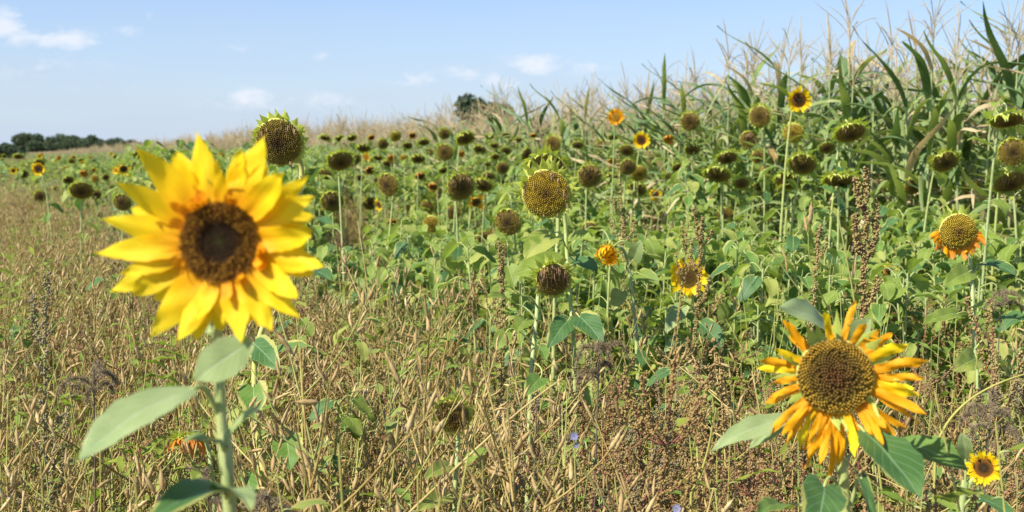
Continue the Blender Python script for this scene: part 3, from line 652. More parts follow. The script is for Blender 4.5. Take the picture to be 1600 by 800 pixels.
def herb(seed, H=.5, n=22, mat='herb', wd=.5, ls=(.025, .06)):
    r = np.random.default_rng(seed); mb = MB()
    for s_ in range(3):
        a = r.uniform(0, 6.28); ln = np.array([math.cos(a), math.sin(a), 0]) * r.uniform(.02, .14); h = H * r.uniform(.6, 1.1)
        c = bez((0, 0, 0), (0, 0, h * .4), ln * .6 + [0, 0, h * .7], ln + [0, 0, h], 8); tube(mb, c, np.linspace(.0025, .001, 8), 'green_stem', 4)
        for q in range(n // 3):
            t = r.uniform(1.5, 6.9); k0 = int(t); p = c[k0] * (1 - t + k0) + c[k0 + 1] * (t - k0); b = r.uniform(0, 6.28); o = np.array([math.cos(b), math.sin(b), r.uniform(-.5, .6)]); L = r.uniform(*ls)
            blade_leaf(mb, p + o * .01, p + o * (.01 + L), (r.uniform(-.4, .4), r.uniform(-.4, .4), 1), L * wd * r.uniform(.7, 1.2), mat, 'oval', .12, .25, .04, 2, 5, p, .0008, q)
    return mb
def tangle(seed, n=44, S=.35, H=.7):
    r = np.random.default_rng(seed); mb = MB()
    for q in range(n):
        p = r.uniform(-S, S, 3) * [1, 1, 0] + [0, 0, r.uniform(.05, H)]; a = r.uniform(0, 6.28); e = r.uniform(-.4, 1.2); L = r.uniform(.12, .4); d = np.array([math.cos(a), math.sin(a), e]) / math.hypot(1, e)
        mid = p + d * L * .5 + r.uniform(-.05, .05, 3); c = bez(p, mid, mid, p + d * L, 6); tube(mb, c, np.linspace(.0022, .0010, 6) * r.uniform(.5, 1.2), ('straw', 'straw', 'dry_grass', 'green_stem', 'red_stem')[int(r.integers(5))], 4)
    for q in range(10):
        p = r.uniform(-S, S, 3) * [1, 1, 0] + [0, 0, r.uniform(.05, H * .8)]; d = r.uniform(-1, 1, 3); d /= np.linalg.norm(d)
        blade_leaf(mb, p, p + d * r.uniform(.03, .08), r.uniform(-1, 1, 3), r.uniform(.015, .035), 'brown_leaf', 'oval', .3, .5, .08, 2, 6, None, .001, q)
    return mb
def phacelia(seed, H=.9):
    r = np.random.default_rng(seed); st = MB(); hd = MB(); c = bez((0, 0, 0), (0, 0, H * .4), (.01, .01, H * .7), (.02, 0, H), 8); tube(st, c, np.linspace(.0035, .002, 8), 'bark', 5)
    for q in range(7):
        a = q * .9 + r.uniform(-.3, .3); o = np.array([math.cos(a), math.sin(a), 0]); s = c[-1] - [0, 0, r.uniform(0, .08)]; L = r.uniform(.04, .08)
        b = bez(s, s + o * L * .3 + [0, 0, L * .5], s + o * L + [0, 0, L * .6], s + o * L * 1.1 + [0, 0, -L * .2], 9); tube(st, b, .0014, 'bark', 4)
        for z in range(210):
            t = r.uniform(1.5, 7.9); k0 = int(t); p = b[k0] * (1 - t + k0) + b[k0 + 1] * (t - k0); d = r.uniform(-1, 1, 3) + [0, 0, .4]; d /= np.linalg.norm(d)
            tube(hd, [p, p + d * r.uniform(.005, .009), p + d * r.uniform(.010, .017) + r.uniform(-.003, .003, 3)], [.0008, .0006, .0002], 'ash', 3)
    return st, hd

def parted(name, kid, pair):
    return (pair[0].mesh(name), kid, pair[1].mesh(kid))
W_RAD = [parted('radish_plant', 'seed_pods', radish(900 + i)) for i in range(8)]
W_PODS = []
for i in range(8):
    q_ = radish(900 + i)[1]; l_ = []
    for v, f, uv in zip(q_.v, q_.f, q_.uv): one = MB(); one.add(v, f - f.min(), 'pod', uv); l_.append(one.mesh('seed_pod'))
    W_PODS.append(l_)
W_GOO = [parted('goosefoot_plant', 'seed_clusters', goosefoot(950 + i, mat=('seed', 'seed', 'seed_red', 'seed', 'seed_green', 'seed_red')[i], smat=('straw', 'red_stem')[i % 2])) for i in range(6)]
W_PHA = [parted('phacelia_plant', 'dry_flowers', phacelia(990 + i)) for i in range(2)]
W_GRA = [grass(1000 + i, .75, 18, mt).mesh('grass_tuft') for i, mt in enumerate([('dry_grass',), ('dry_grass', 'grass'), ('grass',), ('dry_grass', 'straw')])]
W_HER = [herb(1010 + i, (.6, .75, .7, .85)[i], 24, ('herb', 'herb', 'leaf_yel', 'herb')[i], (.5, .35, .6, .25)[i], ((.025, .05), (.03, .07), (.03, .06), (.03, .08))[i]).mesh('green_herb') for i in range(4)]
W_TAN = [tangle(1020 + i).mesh('broken_stems') for i in range(4)]
def place(me, name, loc, s, label, cat, group, rz=None, tilt=(0, 0)):
    """one weed as a thing: its stem mesh plus (for two-part weeds) its seeds as a child"""
    kid = None
    if isinstance(me, tuple): me, kn, kid = me
    o = link(name, me, None, Matrix.Translation(loc) @ Matrix.Rotation(tilt[0], 4, 'X') @ Matrix.Rotation(tilt[1], 4, 'Y') @ Matrix.Rotation(U(0, 6.28) if rz is None else rz, 4, 'Z') @ Matrix.Scale(s, 4))
    tag(o, label, cat, group); r = [o]
    if kid is not None: r.append(link(kn, kid, o))
    return r

def in_strip(x, y): return strip_edge_x(y) < x < corn_edge_x(y) and y > 5.0
KEEP = []      # (x/y, half width, y max) : sight lines kept clear to the nearest flowers
def clear(x, y, h=.95):
    # nothing tall right in front of the two close flowers or against the lens
    if y < 1.35: return False
    u = x / y * FPX + 800
    for (a, b, d) in [(655, 760, 2.38), (262, 325, 2.5), (300, 390, 1.25), (1180, 1440, 1.72), (110, 310, 1.3), (360, 430, 1.3)]:
        if a < u < b and y < d: return False
    return True
LAND = [(60, 'at the left edge'), (125, 'left of the long sage leaf'), (230, 'below the long sage leaf'), (300, 'left of the big flower\'s stem'), (395, 'at the big flower\'s stem'), (480, 'right of the yellow-edged leaves'), (570, 'right below the big flower\'s right petals'),
        (660, 'left of the small ragged head'), (750, 'at the small ragged head'), (840, 'right of the small ragged head'), (930, 'below the two dark heart leaves'), (1010, 'below the curly grey phacelia'), (1090, 'below the golden bloom behind the spike'), (1190, 'left of the finger-petalled flower'),
        (1300, 'under the finger-petalled flower'), (1430, 'right of the finger-petalled flower'), (1520, 'left of the small corner bloom'), (9999, 'at the right edge')]
def where(u):
    return next(t for m, t in LAND if u < m)
def side(u):
    return ''
def band(y):
    return 'at the very bottom' if y < 2.2 else ('low in the weeds' if y < 2.9 else ('halfway up the weeds' if y < 3.9 else 'near the sunflower strip'))
near_pts = []
def weed_field():
    first = {}; n_split = 0
    RG = 'dry radish plants of the near weeds'; GG = 'goosefoot plants of the near weeds'; HG = 'green herbs among the near weeds'
    # individuals
    spots = []
    tries = 0
    while len(spots) < 330 and tries < 20000:
        tries += 1; y = 1.55 + 3.8 * (U(0, 1) ** 1.25); x = U(-.50, .50) * y
        if not clear(x, y): continue
        if any((x - a) ** 2 + (y - b) ** 2 < (.055 + .012 * y) ** 2 for a, b in spots): continue
        spots.append((x, y))
    spots.sort(key=lambda q: q[1])
    for (x, y) in spots:
        u = x / y * FPX + 800; pr = .50 if u < 800 else (.20 if u > 1000 else .34); z = U(0, 1)
        if z < pr:
            k = int(rng.integers(len(W_RAD))); s = U(.70, 1.05)
            r = place(W_RAD[k], 'radish_plant', (x, y, 0), s, 'dry tan radish plant ' + where(u) + ', ' + band(y) + side(u), 'radish plant', RG, tilt=(U(-.12, .12), U(-.12, .12)))
            if ('r', k) in first and n_split < 30:
                n_split += 1; bpy.data.objects.remove(r[1])
                for pm in W_PODS[k]: link('seed_pod', pm, r[0])
            first.setdefault(('r', k), r)
        elif z < pr + (.14 if u < 800 else .42) :
            k = int(rng.integers(len(W_GOO))); s = U(.72, 1.05)
            r = place(W_GOO[k], 'goosefoot_plant', (x, y, 0), s, 'brown beady goosefoot ' + where(u) + ', ' + band(y) + side(u), 'goosefoot plant', GG, tilt=(U(-.08, .08), U(-.08, .08))); first.setdefault(('g', k), r)
        else:
            k = int(rng.integers(len(W_HER))); s = U(.9, 1.5)
            r = place(W_HER[k], 'green_herb', (x, y, 0), s, 'leafy green herb ' + where(u) + ', ' + band(y) + side(u), 'herb', HG); first.setdefault(('h', k), r)
    for k in range(len(W_GRA)): first[('t', k)] = place(W_GRA[k], 'grass_tuft', (-.3 + .22 * k, 2.3 + .2 * k, 0), 1, ('tuft of dry tan grass blades among the weeds', 'tuft of mixed green and dry grass among the weeds', 'tuft of green grass blades low among the weeds', 'tuft of straw stems among the weeds')[k], 'grass tuft', None)
    for k in range(len(W_TAN)): first[('b', k)] = place(W_TAN[k], 'broken_stems', (-.8 + .5 * k, 2.6, 0), 1, 'tangle of broken dry stems on the ground ' + where(800 + (-.8 + .5 * k) / 2.6 * FPX), 'broken stems', 'tangles of broken dry stems'); first[('b', k)][0]['kind'] = 'stuff'
    keys = sorted(first); var = [first[k] for k in keys]; kin = {a: [i for i, k in enumerate(keys) if k[0] == a] for a in 'rghtb'}
    pts = []; idx = []; scl = []
    def addp(n, y0, y1, pw, mixw, smul=1.0):
        c = 0; t = 0
        while c < n and t < n * 20:
            t += 1; y = y0 + (y1 - y0) * U(0, 1) ** pw; x = U(-.52, .52) * y
            if not clear(x, y): continue
            ins = in_strip(x, y)
            if x > corn_edge_x(y) + .2: continue
            if ins and U(0, 1) < (.30 if y < 7.5 else .75): continue
            u = x / y * FPX + 800; left = u < 850 if y < 6 else True
            w = dict(mixw); 
            if left: w['h'] = w.get('h', 0) * .65; w['r'] *= 1.2
            if not left: w['r'] *= .55; w['g'] *= 2.2
            if left: w['g'] *= .55
            patch = math.sin(x * 2.1 + 1) * math.sin(y * 1.7 + x) ; w['h'] = w.get('h', 0) * (2.4 if patch > .35 else .45); w['g'] *= (1.6 if patch < -.3 else 1)
            ks = list(w); ps = np.array([w[k] for k in ks]); k = ks[int(rng.choice(len(ks), p=ps / ps.sum()))]
            pts.append((x, y, 0)); idx.append(int(rng.choice(kin[k]))); scl.append(U(.68, 1.05) * smul * (.75 if ins else 1) * (1.0 if k != 'h' else 1.35)); c += 1
    addp(1500, 1.6, 6.5, 1.3, {'r': 2.1, 'g': 2.3, 'h': 2.0, 't': 2.2, 'b': 1.1}, .95)
    addp(2600, 5, 16, 1.1, {'r': 3.2, 'g': 2.6, 'h': 1.2, 't': 1.8, 'b': .5}, .97)
    addp(420, 4.4, 7.2, 1.0, {'r': 1.2, 'g': 2.4, 'h': 4.0, 't': 1.2}, 1.05)
    addp(3600, 14, 60, 1.2, {'r': 4, 'g': 2, 'h': .8, 't': 2}, 1.0)
    addp(2500, 50, 200, 1.2, {'r': 3, 'g': 2, 't': 2}, 1.15)
    scatter('undergrowth', pts, var, None, 'tangled dry weeds and grass covering the field floor', .16, idx, scl)
weed_field()

# ------------------------------------------------------------------ named sunflowers, (x, y, width px, type, label[, extras])
FAR = 'far small sunflowers of the strip'
def far_label(t):
    return {'S': 'tiny brown seed head far up the sunflower strip', 'D': 'tiny brown seed head far up the sunflower strip', 'B': 'tiny yellow bloom far up the sunflower strip', 'Y': 'tiny yellow bloom far up the sunflower strip',
            'R': 'tiny ragged yellow bloom far up the sunflower strip', 'O': 'tiny withered orange flower far up the sunflower strip'}[t]
FARG = {'S': 'tiny far seed heads', 'D': 'tiny far seed heads', 'B': 'tiny far yellow blooms', 'Y': 'tiny far yellow blooms', 'R': 'tiny far ragged blooms', 'O': 'tiny far withered orange flowers'}
HEADS = [
 (532, 252, 38, 'S', 'wide dark seed head just right of the big seed head against the sky', dict(tilt=45)),
 (568, 231, 20, 'D', 'small dark seed head directly under the corn left of the centre'),
 (507, 275, 22, 'S', 'round dark seed head below the left edge of the wide dark one'),
 (519, 315, 34, 'S', 'olive seed head facing forward right of the big yellow flower'),
 (606, 289, 36, 'S', 'tilted oval seed head leaning to the right, left of the centre', dict(yaw=30, tilt=15)),
 (653, 248, 20, 'D', 'small drooping seed head above the withered brown one'),
 (606, 256, 15, 'D', 'little seed head between two larger ones left of the centre'),
 (656, 275, 20, 'O', 'withered brown-orange head left of the paired dark seed heads'),
 (694, 209, 17, 'S', 'small dark seed head with a yellow tip at the corn edge'),
 (727, 216, 27, 'D', 'drooping seed head in front of the corn below the tree'),
 (695, 238, 26, 'S', 'brown seed head below the small one with a yellow tip'),
 (726, 263, 15, 'Y', 'little yellow bloom above the largest dark head of the centre'),
 (733, 253, 13, 'S', 'small brown head just above a little yellow bloom'),
 (669, 260, 12, 'D'),
 (720, 292, 43, 'S', 'large dark brown seed head above a yellow bloom, left of the golden head', dict(tilt=14)),
 (755, 290, 27, 'D', 'dark seed head touching the right side of the large dark one'),
 (744, 316, 29, 'R', 'yellow ragged bloom hanging below the large dark seed head'),
 (785, 287, 18, 'B', 'small yellow bloom with dark centre left of the golden seed head'),
 (592, 320, 22, 'R', 'yellow bloom seen from the side between two seed heads', dict(yaw=55)),
 (578, 318, 19, 'S', 'dark head partly in front of the side-on yellow bloom'),
 (650, 315, 20, 'D', 'left one of two small drooping heads below the centre left'),
 (668, 323, 20, 'S', 'right one of two small drooping heads below the centre left'),
 (708, 332, 22, 'S', 'small brown head under the large dark seed head'),
 (674, 350, 26, 'S', 'dark round head low in the strip left of the olive one'),
 (794, 347, 42, 'S', 'olive-brown seed head below left of the golden seed head', dict(tilt=16, var=5)),
 (757, 372, 24, 'S', 'small head with pale bracts and orange flower beside its grey spike'),
 (864, 224, 24, 'S', 'dark green-rimmed head above the golden seed head', dict(yaw=25)),
 (850, 208, 14, 'S', 'small head at the corn edge above the golden seed head'),
 (846, 219, 9, 'Y'), (887, 242, 15, 'Y', 'flat little yellow bloom right above the golden seed head', dict(tilt=-40)),
 (822, 241, 20, 'S', 'withered head seen from the side above the golden head', dict(yaw=-50)),
 (764, 275, 18, 'D', 'small brown head between the large dark head and the golden one'),
 (800, 287, 15, 'D', 'small dark head next to the small yellow bloom with dark centre'),
 (561, 278, 14, 'D'), (556, 250, 12, 'D'), (612, 247, 16, 'O', 'withered orange flower over the tilted oval seed head'),
 (631, 270, 12, 'O'), (612, 348, 18, 'O', 'orange-brown withered head low in the strip beside dark leaves'),
 (892, 270, 18, 'S', 'brown head right behind the golden seed head'),
 (562, 383, 14, 'O', 'small orange flower low at the edge of the weeds right of the big flower'),
 (537, 383, 11, 'R'),
 (962, 183, 28, 'Y', 'orange-yellow open bloom against the corn, right of the centre', dict(tilt=5)),
 (1002, 219, 29, 'B', 'open yellow bloom with brown centre below the orange-yellow one', dict(tilt=3)),
 (1078, 190, 29, 'S', 'round green-rimmed seed head against the corn right of two blooms'),
 (1187, 182, 33, 'S', 'green-rimmed dark head left of the bloom against the corn', dict(yaw=20)),
 (1248, 156, 43, 'B', 'round open yellow bloom standing highest, in front of the corn', dict(tilt=6, var=0)),
 (1158, 190, 15, 'D', 'small brown head between the two green-rimmed heads'),
 (1099, 203, 13, 'S'), (940, 229, 20, 'S', 'brown head below left of the orange-yellow bloom'),
 (979, 235, 22, 'D', 'drooping brown head below the open yellow bloom with brown centre'),
 (981, 261, 25, 'S', 'brown head upper left of a group of three right of the centre'),
 (998, 271, 25, 'S', 'brown head in the middle of a group of three right of the centre'),
 (921, 275, 36, 'S', 'large flat dark seed head right of the golden one', dict(tilt=15, yaw=-8)),
 (995, 296, 27, 'D', 'lowest brown head of a group of three right of the centre'),
 (1024, 304, 23, 'B', 'small orange bloom with a wide brown centre', dict(tilt=0, var=2)),
 (955, 319, 21, 'S', 'round little seed head left of the small orange bloom'),
 (936, 255, 13, 'Y', 'tiny orange bloom above the large flat seed head'),
 (928, 306, 17, 'R', 'ragged tall orange-yellow bloom below the large flat seed head'),
 (1032, 234, 10, 'S'), (1024, 244, 13, 'S'), (1039, 247, 12, 'S'),
 (1112, 238, 16, 'O', 'withered orange flower above a drooping head right of the centre'),
 (1142, 229, 12, 'O'),
 (1136, 247, 30, 'D', 'upper one of two drooping heads with withered florets'),
 (1121, 273, 38, 'D', 'wide drooping dark head below a withered orange flower'),
 (1169, 218, 26, 'S', 'brown head on a long thin stem below the green-rimmed one'),
 (1198, 224, 15, 'S', 'small dark head right of the brown head on a long stem'),
 (1202, 210, 20, 'D', 'yellowish drooping head under the green-rimmed dark head'),
 (1239, 208, 30, 'S', 'old brown head directly below the highest yellow bloom'),
 (1272, 219, 10, 'S'),
 (1254, 257, 40, 'D', 'drooping head with hanging withered florets, top right of three'),
 (1232, 257, 25, 'D', 'pale green back of a drooping head, top left of three'),
 (1231, 283, 38, 'D', 'dark drooping head at the bottom of a group of three', dict(tilt=48)),
 (1132, 337, 26, 'S', 'round head with dark centre alone above the seed spikes'),
 (1035, 326, 15, 'S', 'small brown head below the small orange bloom'),
 (924, 358, 30, 'D', 'ragged dark head with pale bracts above the yellow withered flower'),
 (1018, 354, 21, 'R', 'ragged yellow bloom behind the brown seed spikes'),
 (1031, 366, 13, 'R'),
 (1215, 366, 20, 'O', 'brown withered head low behind the leaves at right'),
 (1329, 208, 45, 'D', 'wide drooping green-rimmed head below the long corn leaf', dict(tilt=55)),
 (1477, 253, 38, 'D', 'drooping brown head in front of the pale corn leaf', dict(tilt=40)),
 (1575, 188, 50, 'D', 'big yellow-green drooping head at the right edge under the corn', dict(tilt=68)),
 (1560, 215, 16, 'O', 'bright orange petals of a flower under the big yellow-green head'),
 (1582, 238, 42, 'S', 'mustard coloured round seed head at the right edge', dict(var=5, tilt=10)),
 (1590, 259, 22, 'Y', 'orange flower below the mustard seed head at the right edge'),
 (1579, 285, 50, 'D', 'wide dark drooping head with bright green rim at the right edge', dict(tilt=50)),
 (1312, 282, 46, 'D', 'pale head with long yellow-green bracts hanging behind the tall grey spike', dict(var=4, tilt=70)),
 (1428, 290, 30, 'S', 'brown head with yellow-green rim right of the tall grey spike'),
 (1519, 293, 30, 'O', 'ragged brown-orange head between two drooping ones at right'),
 (1367, 243, 20, 'O', 'brownish withered head above the tall grey spike'),
 (1475, 215, 12, 'S'),
 (1564, 355, 30, 'D', 'drooping brown head with green rim right of the orange seed head'),
 (1389, 422, 30, 'R', 'small yellow flower behind the green radish stalk', dict(tilt=-35, depth=6.0)),
 (1217, 362, 14, 'S'), (1335, 396, 15, 'O', 'small brown head left of the tall grey spike'),
 (60, 264, 25, 'B', 'open yellow bloom alone at the far left', dict(tilt=3)),
 (107, 281, 15, 'D', 'small dark head right below the far left yellow bloom'),
 (129, 256, 11, 'B'), (91, 269, 9, 'O'), (103, 264, 9, 'S'), (131, 271, 15, 'O', 'orange-brown withered head above the pale-rimmed drooping one at left'),
 (148, 279, 12, 'S'), (165, 277, 10, 'S'), (193, 264, 22, 'R', 'dark head with yellow petals at both sides left of the big flower'),
 (127, 298, 34, 'D', 'drooping head with pale yellow rim on a slanting stem at left', dict(tilt=42)),
 (150, 304, 15, 'S', 'dark head behind the pale-rimmed drooping one at left'),
 (62, 307, 18, 'S', 'upper one of two dark heads at the far left'),
 (49, 325, 15, 'S', 'lower one of two dark heads at the far left'),
 (87, 295, 9, 'S'), (176, 292, 9, 'D'), (191, 316, 27, 'S', 'brown head beside the left petals of the big flower'),
 (153, 337, 13, 'S', 'small head among green leaves left of the big flower'),
 (90, 345, 13, 'Y', 'small orange bloom over the dry weeds at left'), (43, 307, 9, 'O'), (75, 366, 12, 'R', 'ragged small yellow flower over the dry weeds at left'),
 (216, 242, 16, 'D', 'dark head left above the topmost left petal of the big flower'), (92, 247, 9, 'Y'),
 (345, 245, 14, 'Y'), (362, 247, 12, 'O'), (498, 256, 17, 'O', 'small withered head left of the wide dark seed head'),
]
HD = []          # where the named heads stand, so that no plant in front of one grows over it
for e in HEADS + [(434, 219, 84, 'S', '', dict(depth=3.)), (853, 302, 72, 'S', '', dict(depth=3.6)), (1497, 362, 56, 'S', '', dict(depth=3.5)), (1075, 432, 58, 'B', '', dict(depth=4.3)), (864, 437, 60, 'B', '', dict(depth=3.3)), (953, 397, 44, 'B', '', dict(depth=4.2))]:
    d = (e[5].get('depth') if len(e) > 5 else None) or max(3.2, min(32, .14 * FPX / e[2])); HD.append((e[0], e[1], e[2], d))
# ------------------------------------------------------------------ sunflower foliage behind the named ones
def foliage_plants():
    protos = []
    for q in range(7):
        mb, c = stem_mb((0, 0, 0), (U(-.07, .07), U(-.07, .07), U(.95, 1.15)), (0, 0, 1), .006, .0035, 'stem', .1); lv = MB()
        for z in range(12):
            f = .17 + .81 * (z + U(.1, .9)) / 12; i = f * (len(c) - 1.01); k0 = int(i); pos = c[k0]
            lv.merge(LEAF[pick_leaf()][1], Matrix.Translation(Vector(pos)) @ Matrix.Rotation(z * 2.4 + U(-.5, .5), 4, 'Z') @ Matrix.Rotation(U(-.4, .4), 4, 'Y') @ Matrix.Scale(U(.07, .13), 4))
        protos.append((mb.mesh('leafy_sunflower'), lv.mesh('leaves')))
    def ok(x, y): return strip_edge_x(y) < x < corn_edge_x(y) + .2 and (y > 5.9 or (y > 4.3 and U(0, 1) < (y - 4.1) * .5))
    YOUNG = [(U(470, 1600), 2.2 + 2.7 * U(0, 1) ** .8, 0) for q in range(26)]; YOUNG = [(u, y, U(.85, 1.02) * (.50 + .07 * y)) for u, y, z in YOUNG if clear(.0 + (u - 800) / FPX * y, y)]
    for i, (u, yy, sc) in enumerate([(930, 2.7, .62), (975, 3.3, .70), (1040, 3.6, .72), (1125, 3.4, .74), (820, 2.5, .58), (700, 3.4, .66), (640, 4.2, .72), (540, 3.6, .62), (480, 2.6, .55), (1190, 4.2, .8), (1250, 4.4, .82), (1480, 2.9, .62), (1570, 2.7, .62), (70, 2.4, .56), (200, 3.6, .6), (90, 3.4, .66), (450, 4.4, .75), (760, 4.6, .78), (1010, 4.5, .8), (1400, 3.8, .74), (1560, 4.2, .84), (1110, 2.5, .55), (880, 4.0, .72), (150, 5.6, .78), (30, 4.9, .72)] + YOUNG):
        p = protos[i % 7]; x = (u - 800) / FPX * yy
        o = link('leafy_sunflower', p[0], None, Matrix.Translation((x, yy, 0)) @ Matrix.Rotation(U(0, 6.28), 4, 'Z') @ Matrix.Scale(sc, 4)); link('leaves', p[1], o)
        tag(o, 'young flowerless sunflower ' + where(u) + ', ' + band(yy), 'sunflower plant', 'young sunflowers among the weeds')
    hd = HD
    pts = []; tries = 0
    while len(pts) < 2700 and tries < 90000:
        tries += 1; y = 4.3 + 95 * U(0, 1) ** 2.3; x = U(-.52, .52) * y
        if not ok(x, y): continue
        e = (x - strip_edge_x(y))
        if e < .8 and U(0, 1) > .4: continue
        if y > 10 and corn_edge_x(y) - x > 4.5 and U(0, 1) < .5: continue
        if y < 11 and U(0, 1) > .75: continue
        sc = U(.72, 1.04) if y < 8 else (U(.9, 1.25) if y < 10 else U(.85, 1.12) * float(np.interp(y, [10, 18, 30, 60, 100], [1.22, 1.32, 1.08, .86, .72]))); u = 800 + x / y * FPX; hw = .13 / y * FPX
        for (hx, hy, w, d) in hd:
            if y < d + .15 and abs(u - hx) < hw + w * .5:
                zmax = CAMZ - (hy + w * .42 - 238) / FPX * y; sc = min(sc, zmax / 1.12)
        if sc < .42: continue
        pts.append((x, y, 0, sc))
    pts.sort(key=lambda q: q[1])
    near = pts[:190]; rest = pts[190:]; objs = {}
    for i, (x, y, z, sc) in enumerate(near):
        p = protos[i % 7]; o = link('leafy_sunflower', p[0], None, Matrix.Translation((x, y, 0)) @ Matrix.Rotation(U(0, 6.28), 4, 'Z') @ Matrix.Scale(sc, 4)); c = link('leaves', p[1], o)
        objs.setdefault(i % 7, [o, c])
        u = 800 + x / y * FPX; lm = next(t for m, t in [(560, 'right of the big flower'), (700, 'left of the olive-brown seed head'), (800, 'under the olive-brown seed head'), (900, 'under the golden seed head'), (990, 'by the drooping golden flower'), (1080, 'behind the golden bloom'), (1170, 'left of the group of three heads'), (1290, 'under the group of three heads'), (1400, 'behind the tallest grey spike'), (1480, 'behind the green radish stalk'), (9999, 'by the orange-gold seed head')] if u < m)
        tag(o, ('low' if sc < .72 else 'tall' if sc > .93 else 'mid-height') + ' flowerless sunflower ' + lm + ', ' + ('at the front of the strip' if y < 6.2 else 'mid strip' if y < 8 else 'towards the corn'), 'sunflower plant', 'flowerless sunflower plants of the strip')
    scatter('sunflower_foliage', [q[:3] for q in rest], [objs[k] for k in sorted(objs)], None, 'mass of green sunflower leaves filling the strip beside the corn', .08, None, [q[3] for q in rest])
foliage_plants()
def heads():
    for e in HEADS:
        px, py, w, t = e[:4]; lab = e[4] if len(e) > 4 else far_label(t); kw = dict(e[5]) if len(e) > 5 else {}
        grp = 'sunflowers of the strip' if len(e) > 4 else FARG[t]
        det = 2 if w >= 26 else (1 if w >= 16 else 0)
        sunflower(px, py, w, t, lab, group=grp, detail=det, nleaf=(None if w >= 14 else 8), **kw)
    names = [(560, 'right of the big flower'), (650, 'left of the withered brown one'), (760, 'around the large dark head'), (880, 'above the golden seed head'), (960, 'below the orange-yellow bloom'), (1060, 'by the group of three'), (1180, 'left of the highest bloom'), (1300, 'under the highest bloom'), (9999, 'in front of the corn at right')]
    n = 0; taken = [(e[0], e[1], e[2]) for e in HEADS] + [(853, 300, 80), (853, 258, 60), (434, 219, 90), (343, 378, 350)]
    while n < 40:
        u = U(500, 1560); y = U(8.5, 15); x = (u - 800) / FPX * y
        if not (strip_edge_x(y) + .5 < x < corn_edge_x(y) - .2): continue
        w = U(.09, .125) * FPX / y; z = U(1.02, 1.40) + .022 * y; v = 238 + (CAMZ - z) / y * FPX
        if any(math.hypot(u - a, v - b) < (w + c) * .62 for a, b, c in taken): continue
        taken.append((u, v, w)); t = 'SDSDDSO'[int(rng.integers(7))]
        sunflower(u, v, w, t, 'small %s among the leaves %s' % ('withered orange flower' if t == 'O' else 'drooping seed head' if t == 'D' else 'brown seed head', next(q for m, q in names if u < m)), group='small flower heads between the larger ones', detail=1, nleaf=8, depth=y); n += 1
    # the far end of the strip
    n = 0
    while n < 70:
        y = U(14, 42); x = U(-.5, .3) * y
        if not (strip_edge_x(y) - 1.0 < x < corn_edge_x(y) - .3): continue
        u = 800 + x / y * FPX
        z = U(1.1, 1.45); v = 238 + (1.5 - z) / y * FPX; s = .13 * FPX / y; t = 'SSSDDDBYO'[int(rng.integers(9))]
        sunflower(u, v, s, t, far_label(t), group=FARG[t], detail=0, nleaf=6); n += 1
heads()

# ------------------------------------------------------------------ the special sunflowers, each with hand-set leaves
def root_at(B, label, group=None):
    root = bpy.data.objects.new('sunflower', None); COL.objects.link(root); root.location = B; root.empty_display_size = .1
    return tag(root, label, 'sunflower', group)
def stem_px(root, pl, radii, mat='stem', sides=12):
    """pl: list of (px, py, depth) from the head down; carried to the ground below the last one"""
    pts = [np.array(P(*q)) for q in pl]; last = pts[-1]; prev = pts[-2]; dz = last[2]; sl = (last - prev) / max(.05, prev[2] - last[2])
    pts.append(np.array([last[0] + sl[0] * dz * .5, last[1] + sl[1] * dz * .5, 0.])); pts = np.array(pts)
    # smooth
    q = []
    for i in range(len(pts) - 1):
        a = pts[max(i - 1, 0)]; b = pts[i]; c = pts[i + 1]; d = pts[min(i + 2, len(pts) - 1)]
        for t in np.linspace(0, 1, 6)[:-1]:
            q.append(.5 * ((2 * b) + (-a + c) * t + (2 * a - 5 * b + 4 * c - d) * t * t + (-a + 3 * b - 3 * c + d) * t ** 3))
    q.append(pts[-1]); q = np.array(q) - np.array(root.location); rd = np.interp(np.linspace(0, 1, len(q)), np.linspace(0, 1, len(radii)), radii); mb = MB(); tube(mb, q, rd, mat, sides)
    o = mb.obj('stem', root)
    if sides == 12 and pl[0][2] < 2.1:          # bristly hairs of the close stems
        hb = MB(); r = np.random.default_rng(5); V = []; n = 900
        for z in range(n):
            t = r.uniform(0, len(q) - 6.5); k0 = int(t); p = q[k0] * (1 - t + k0) + q[k0 + 1] * (t - k0); a = r.uniform(0, 6.28); d = np.array([math.cos(a), math.sin(a), r.uniform(-.4, .1)])
            w = np.array([-math.sin(a), math.cos(a), 0]) * .00016; b = p + d * rd[k0] * .95; V += [b - w, b + w, b + d * r.uniform(.0012, .0028)]
        hb.add(np.array(V), np.arange(3 * n).reshape(-1, 3), 'leaf_sage'); tag(hb.obj('hairs', o), None, None, None, 'stuff')
    return o
def leaf_px(root, b, t, n, w, mat, kind='heart', pet=None, label=None, **kw):
    """b, t: (px, py, depth) of the blade's base and tip; w: width in px at the base's depth"""
    mb = MB(); B = root.location; bp = P(*b) - B; tp = P(*t) - B
    blade_leaf(mb, bp, tp, n, w * b[2] / FPX, mat, kind, petiole=(P(*pet) - B) if pet else None, nx=10, k=17, **kw)
    o = mb.obj('leaf', root)
    if label: o['label'] = label
    return o

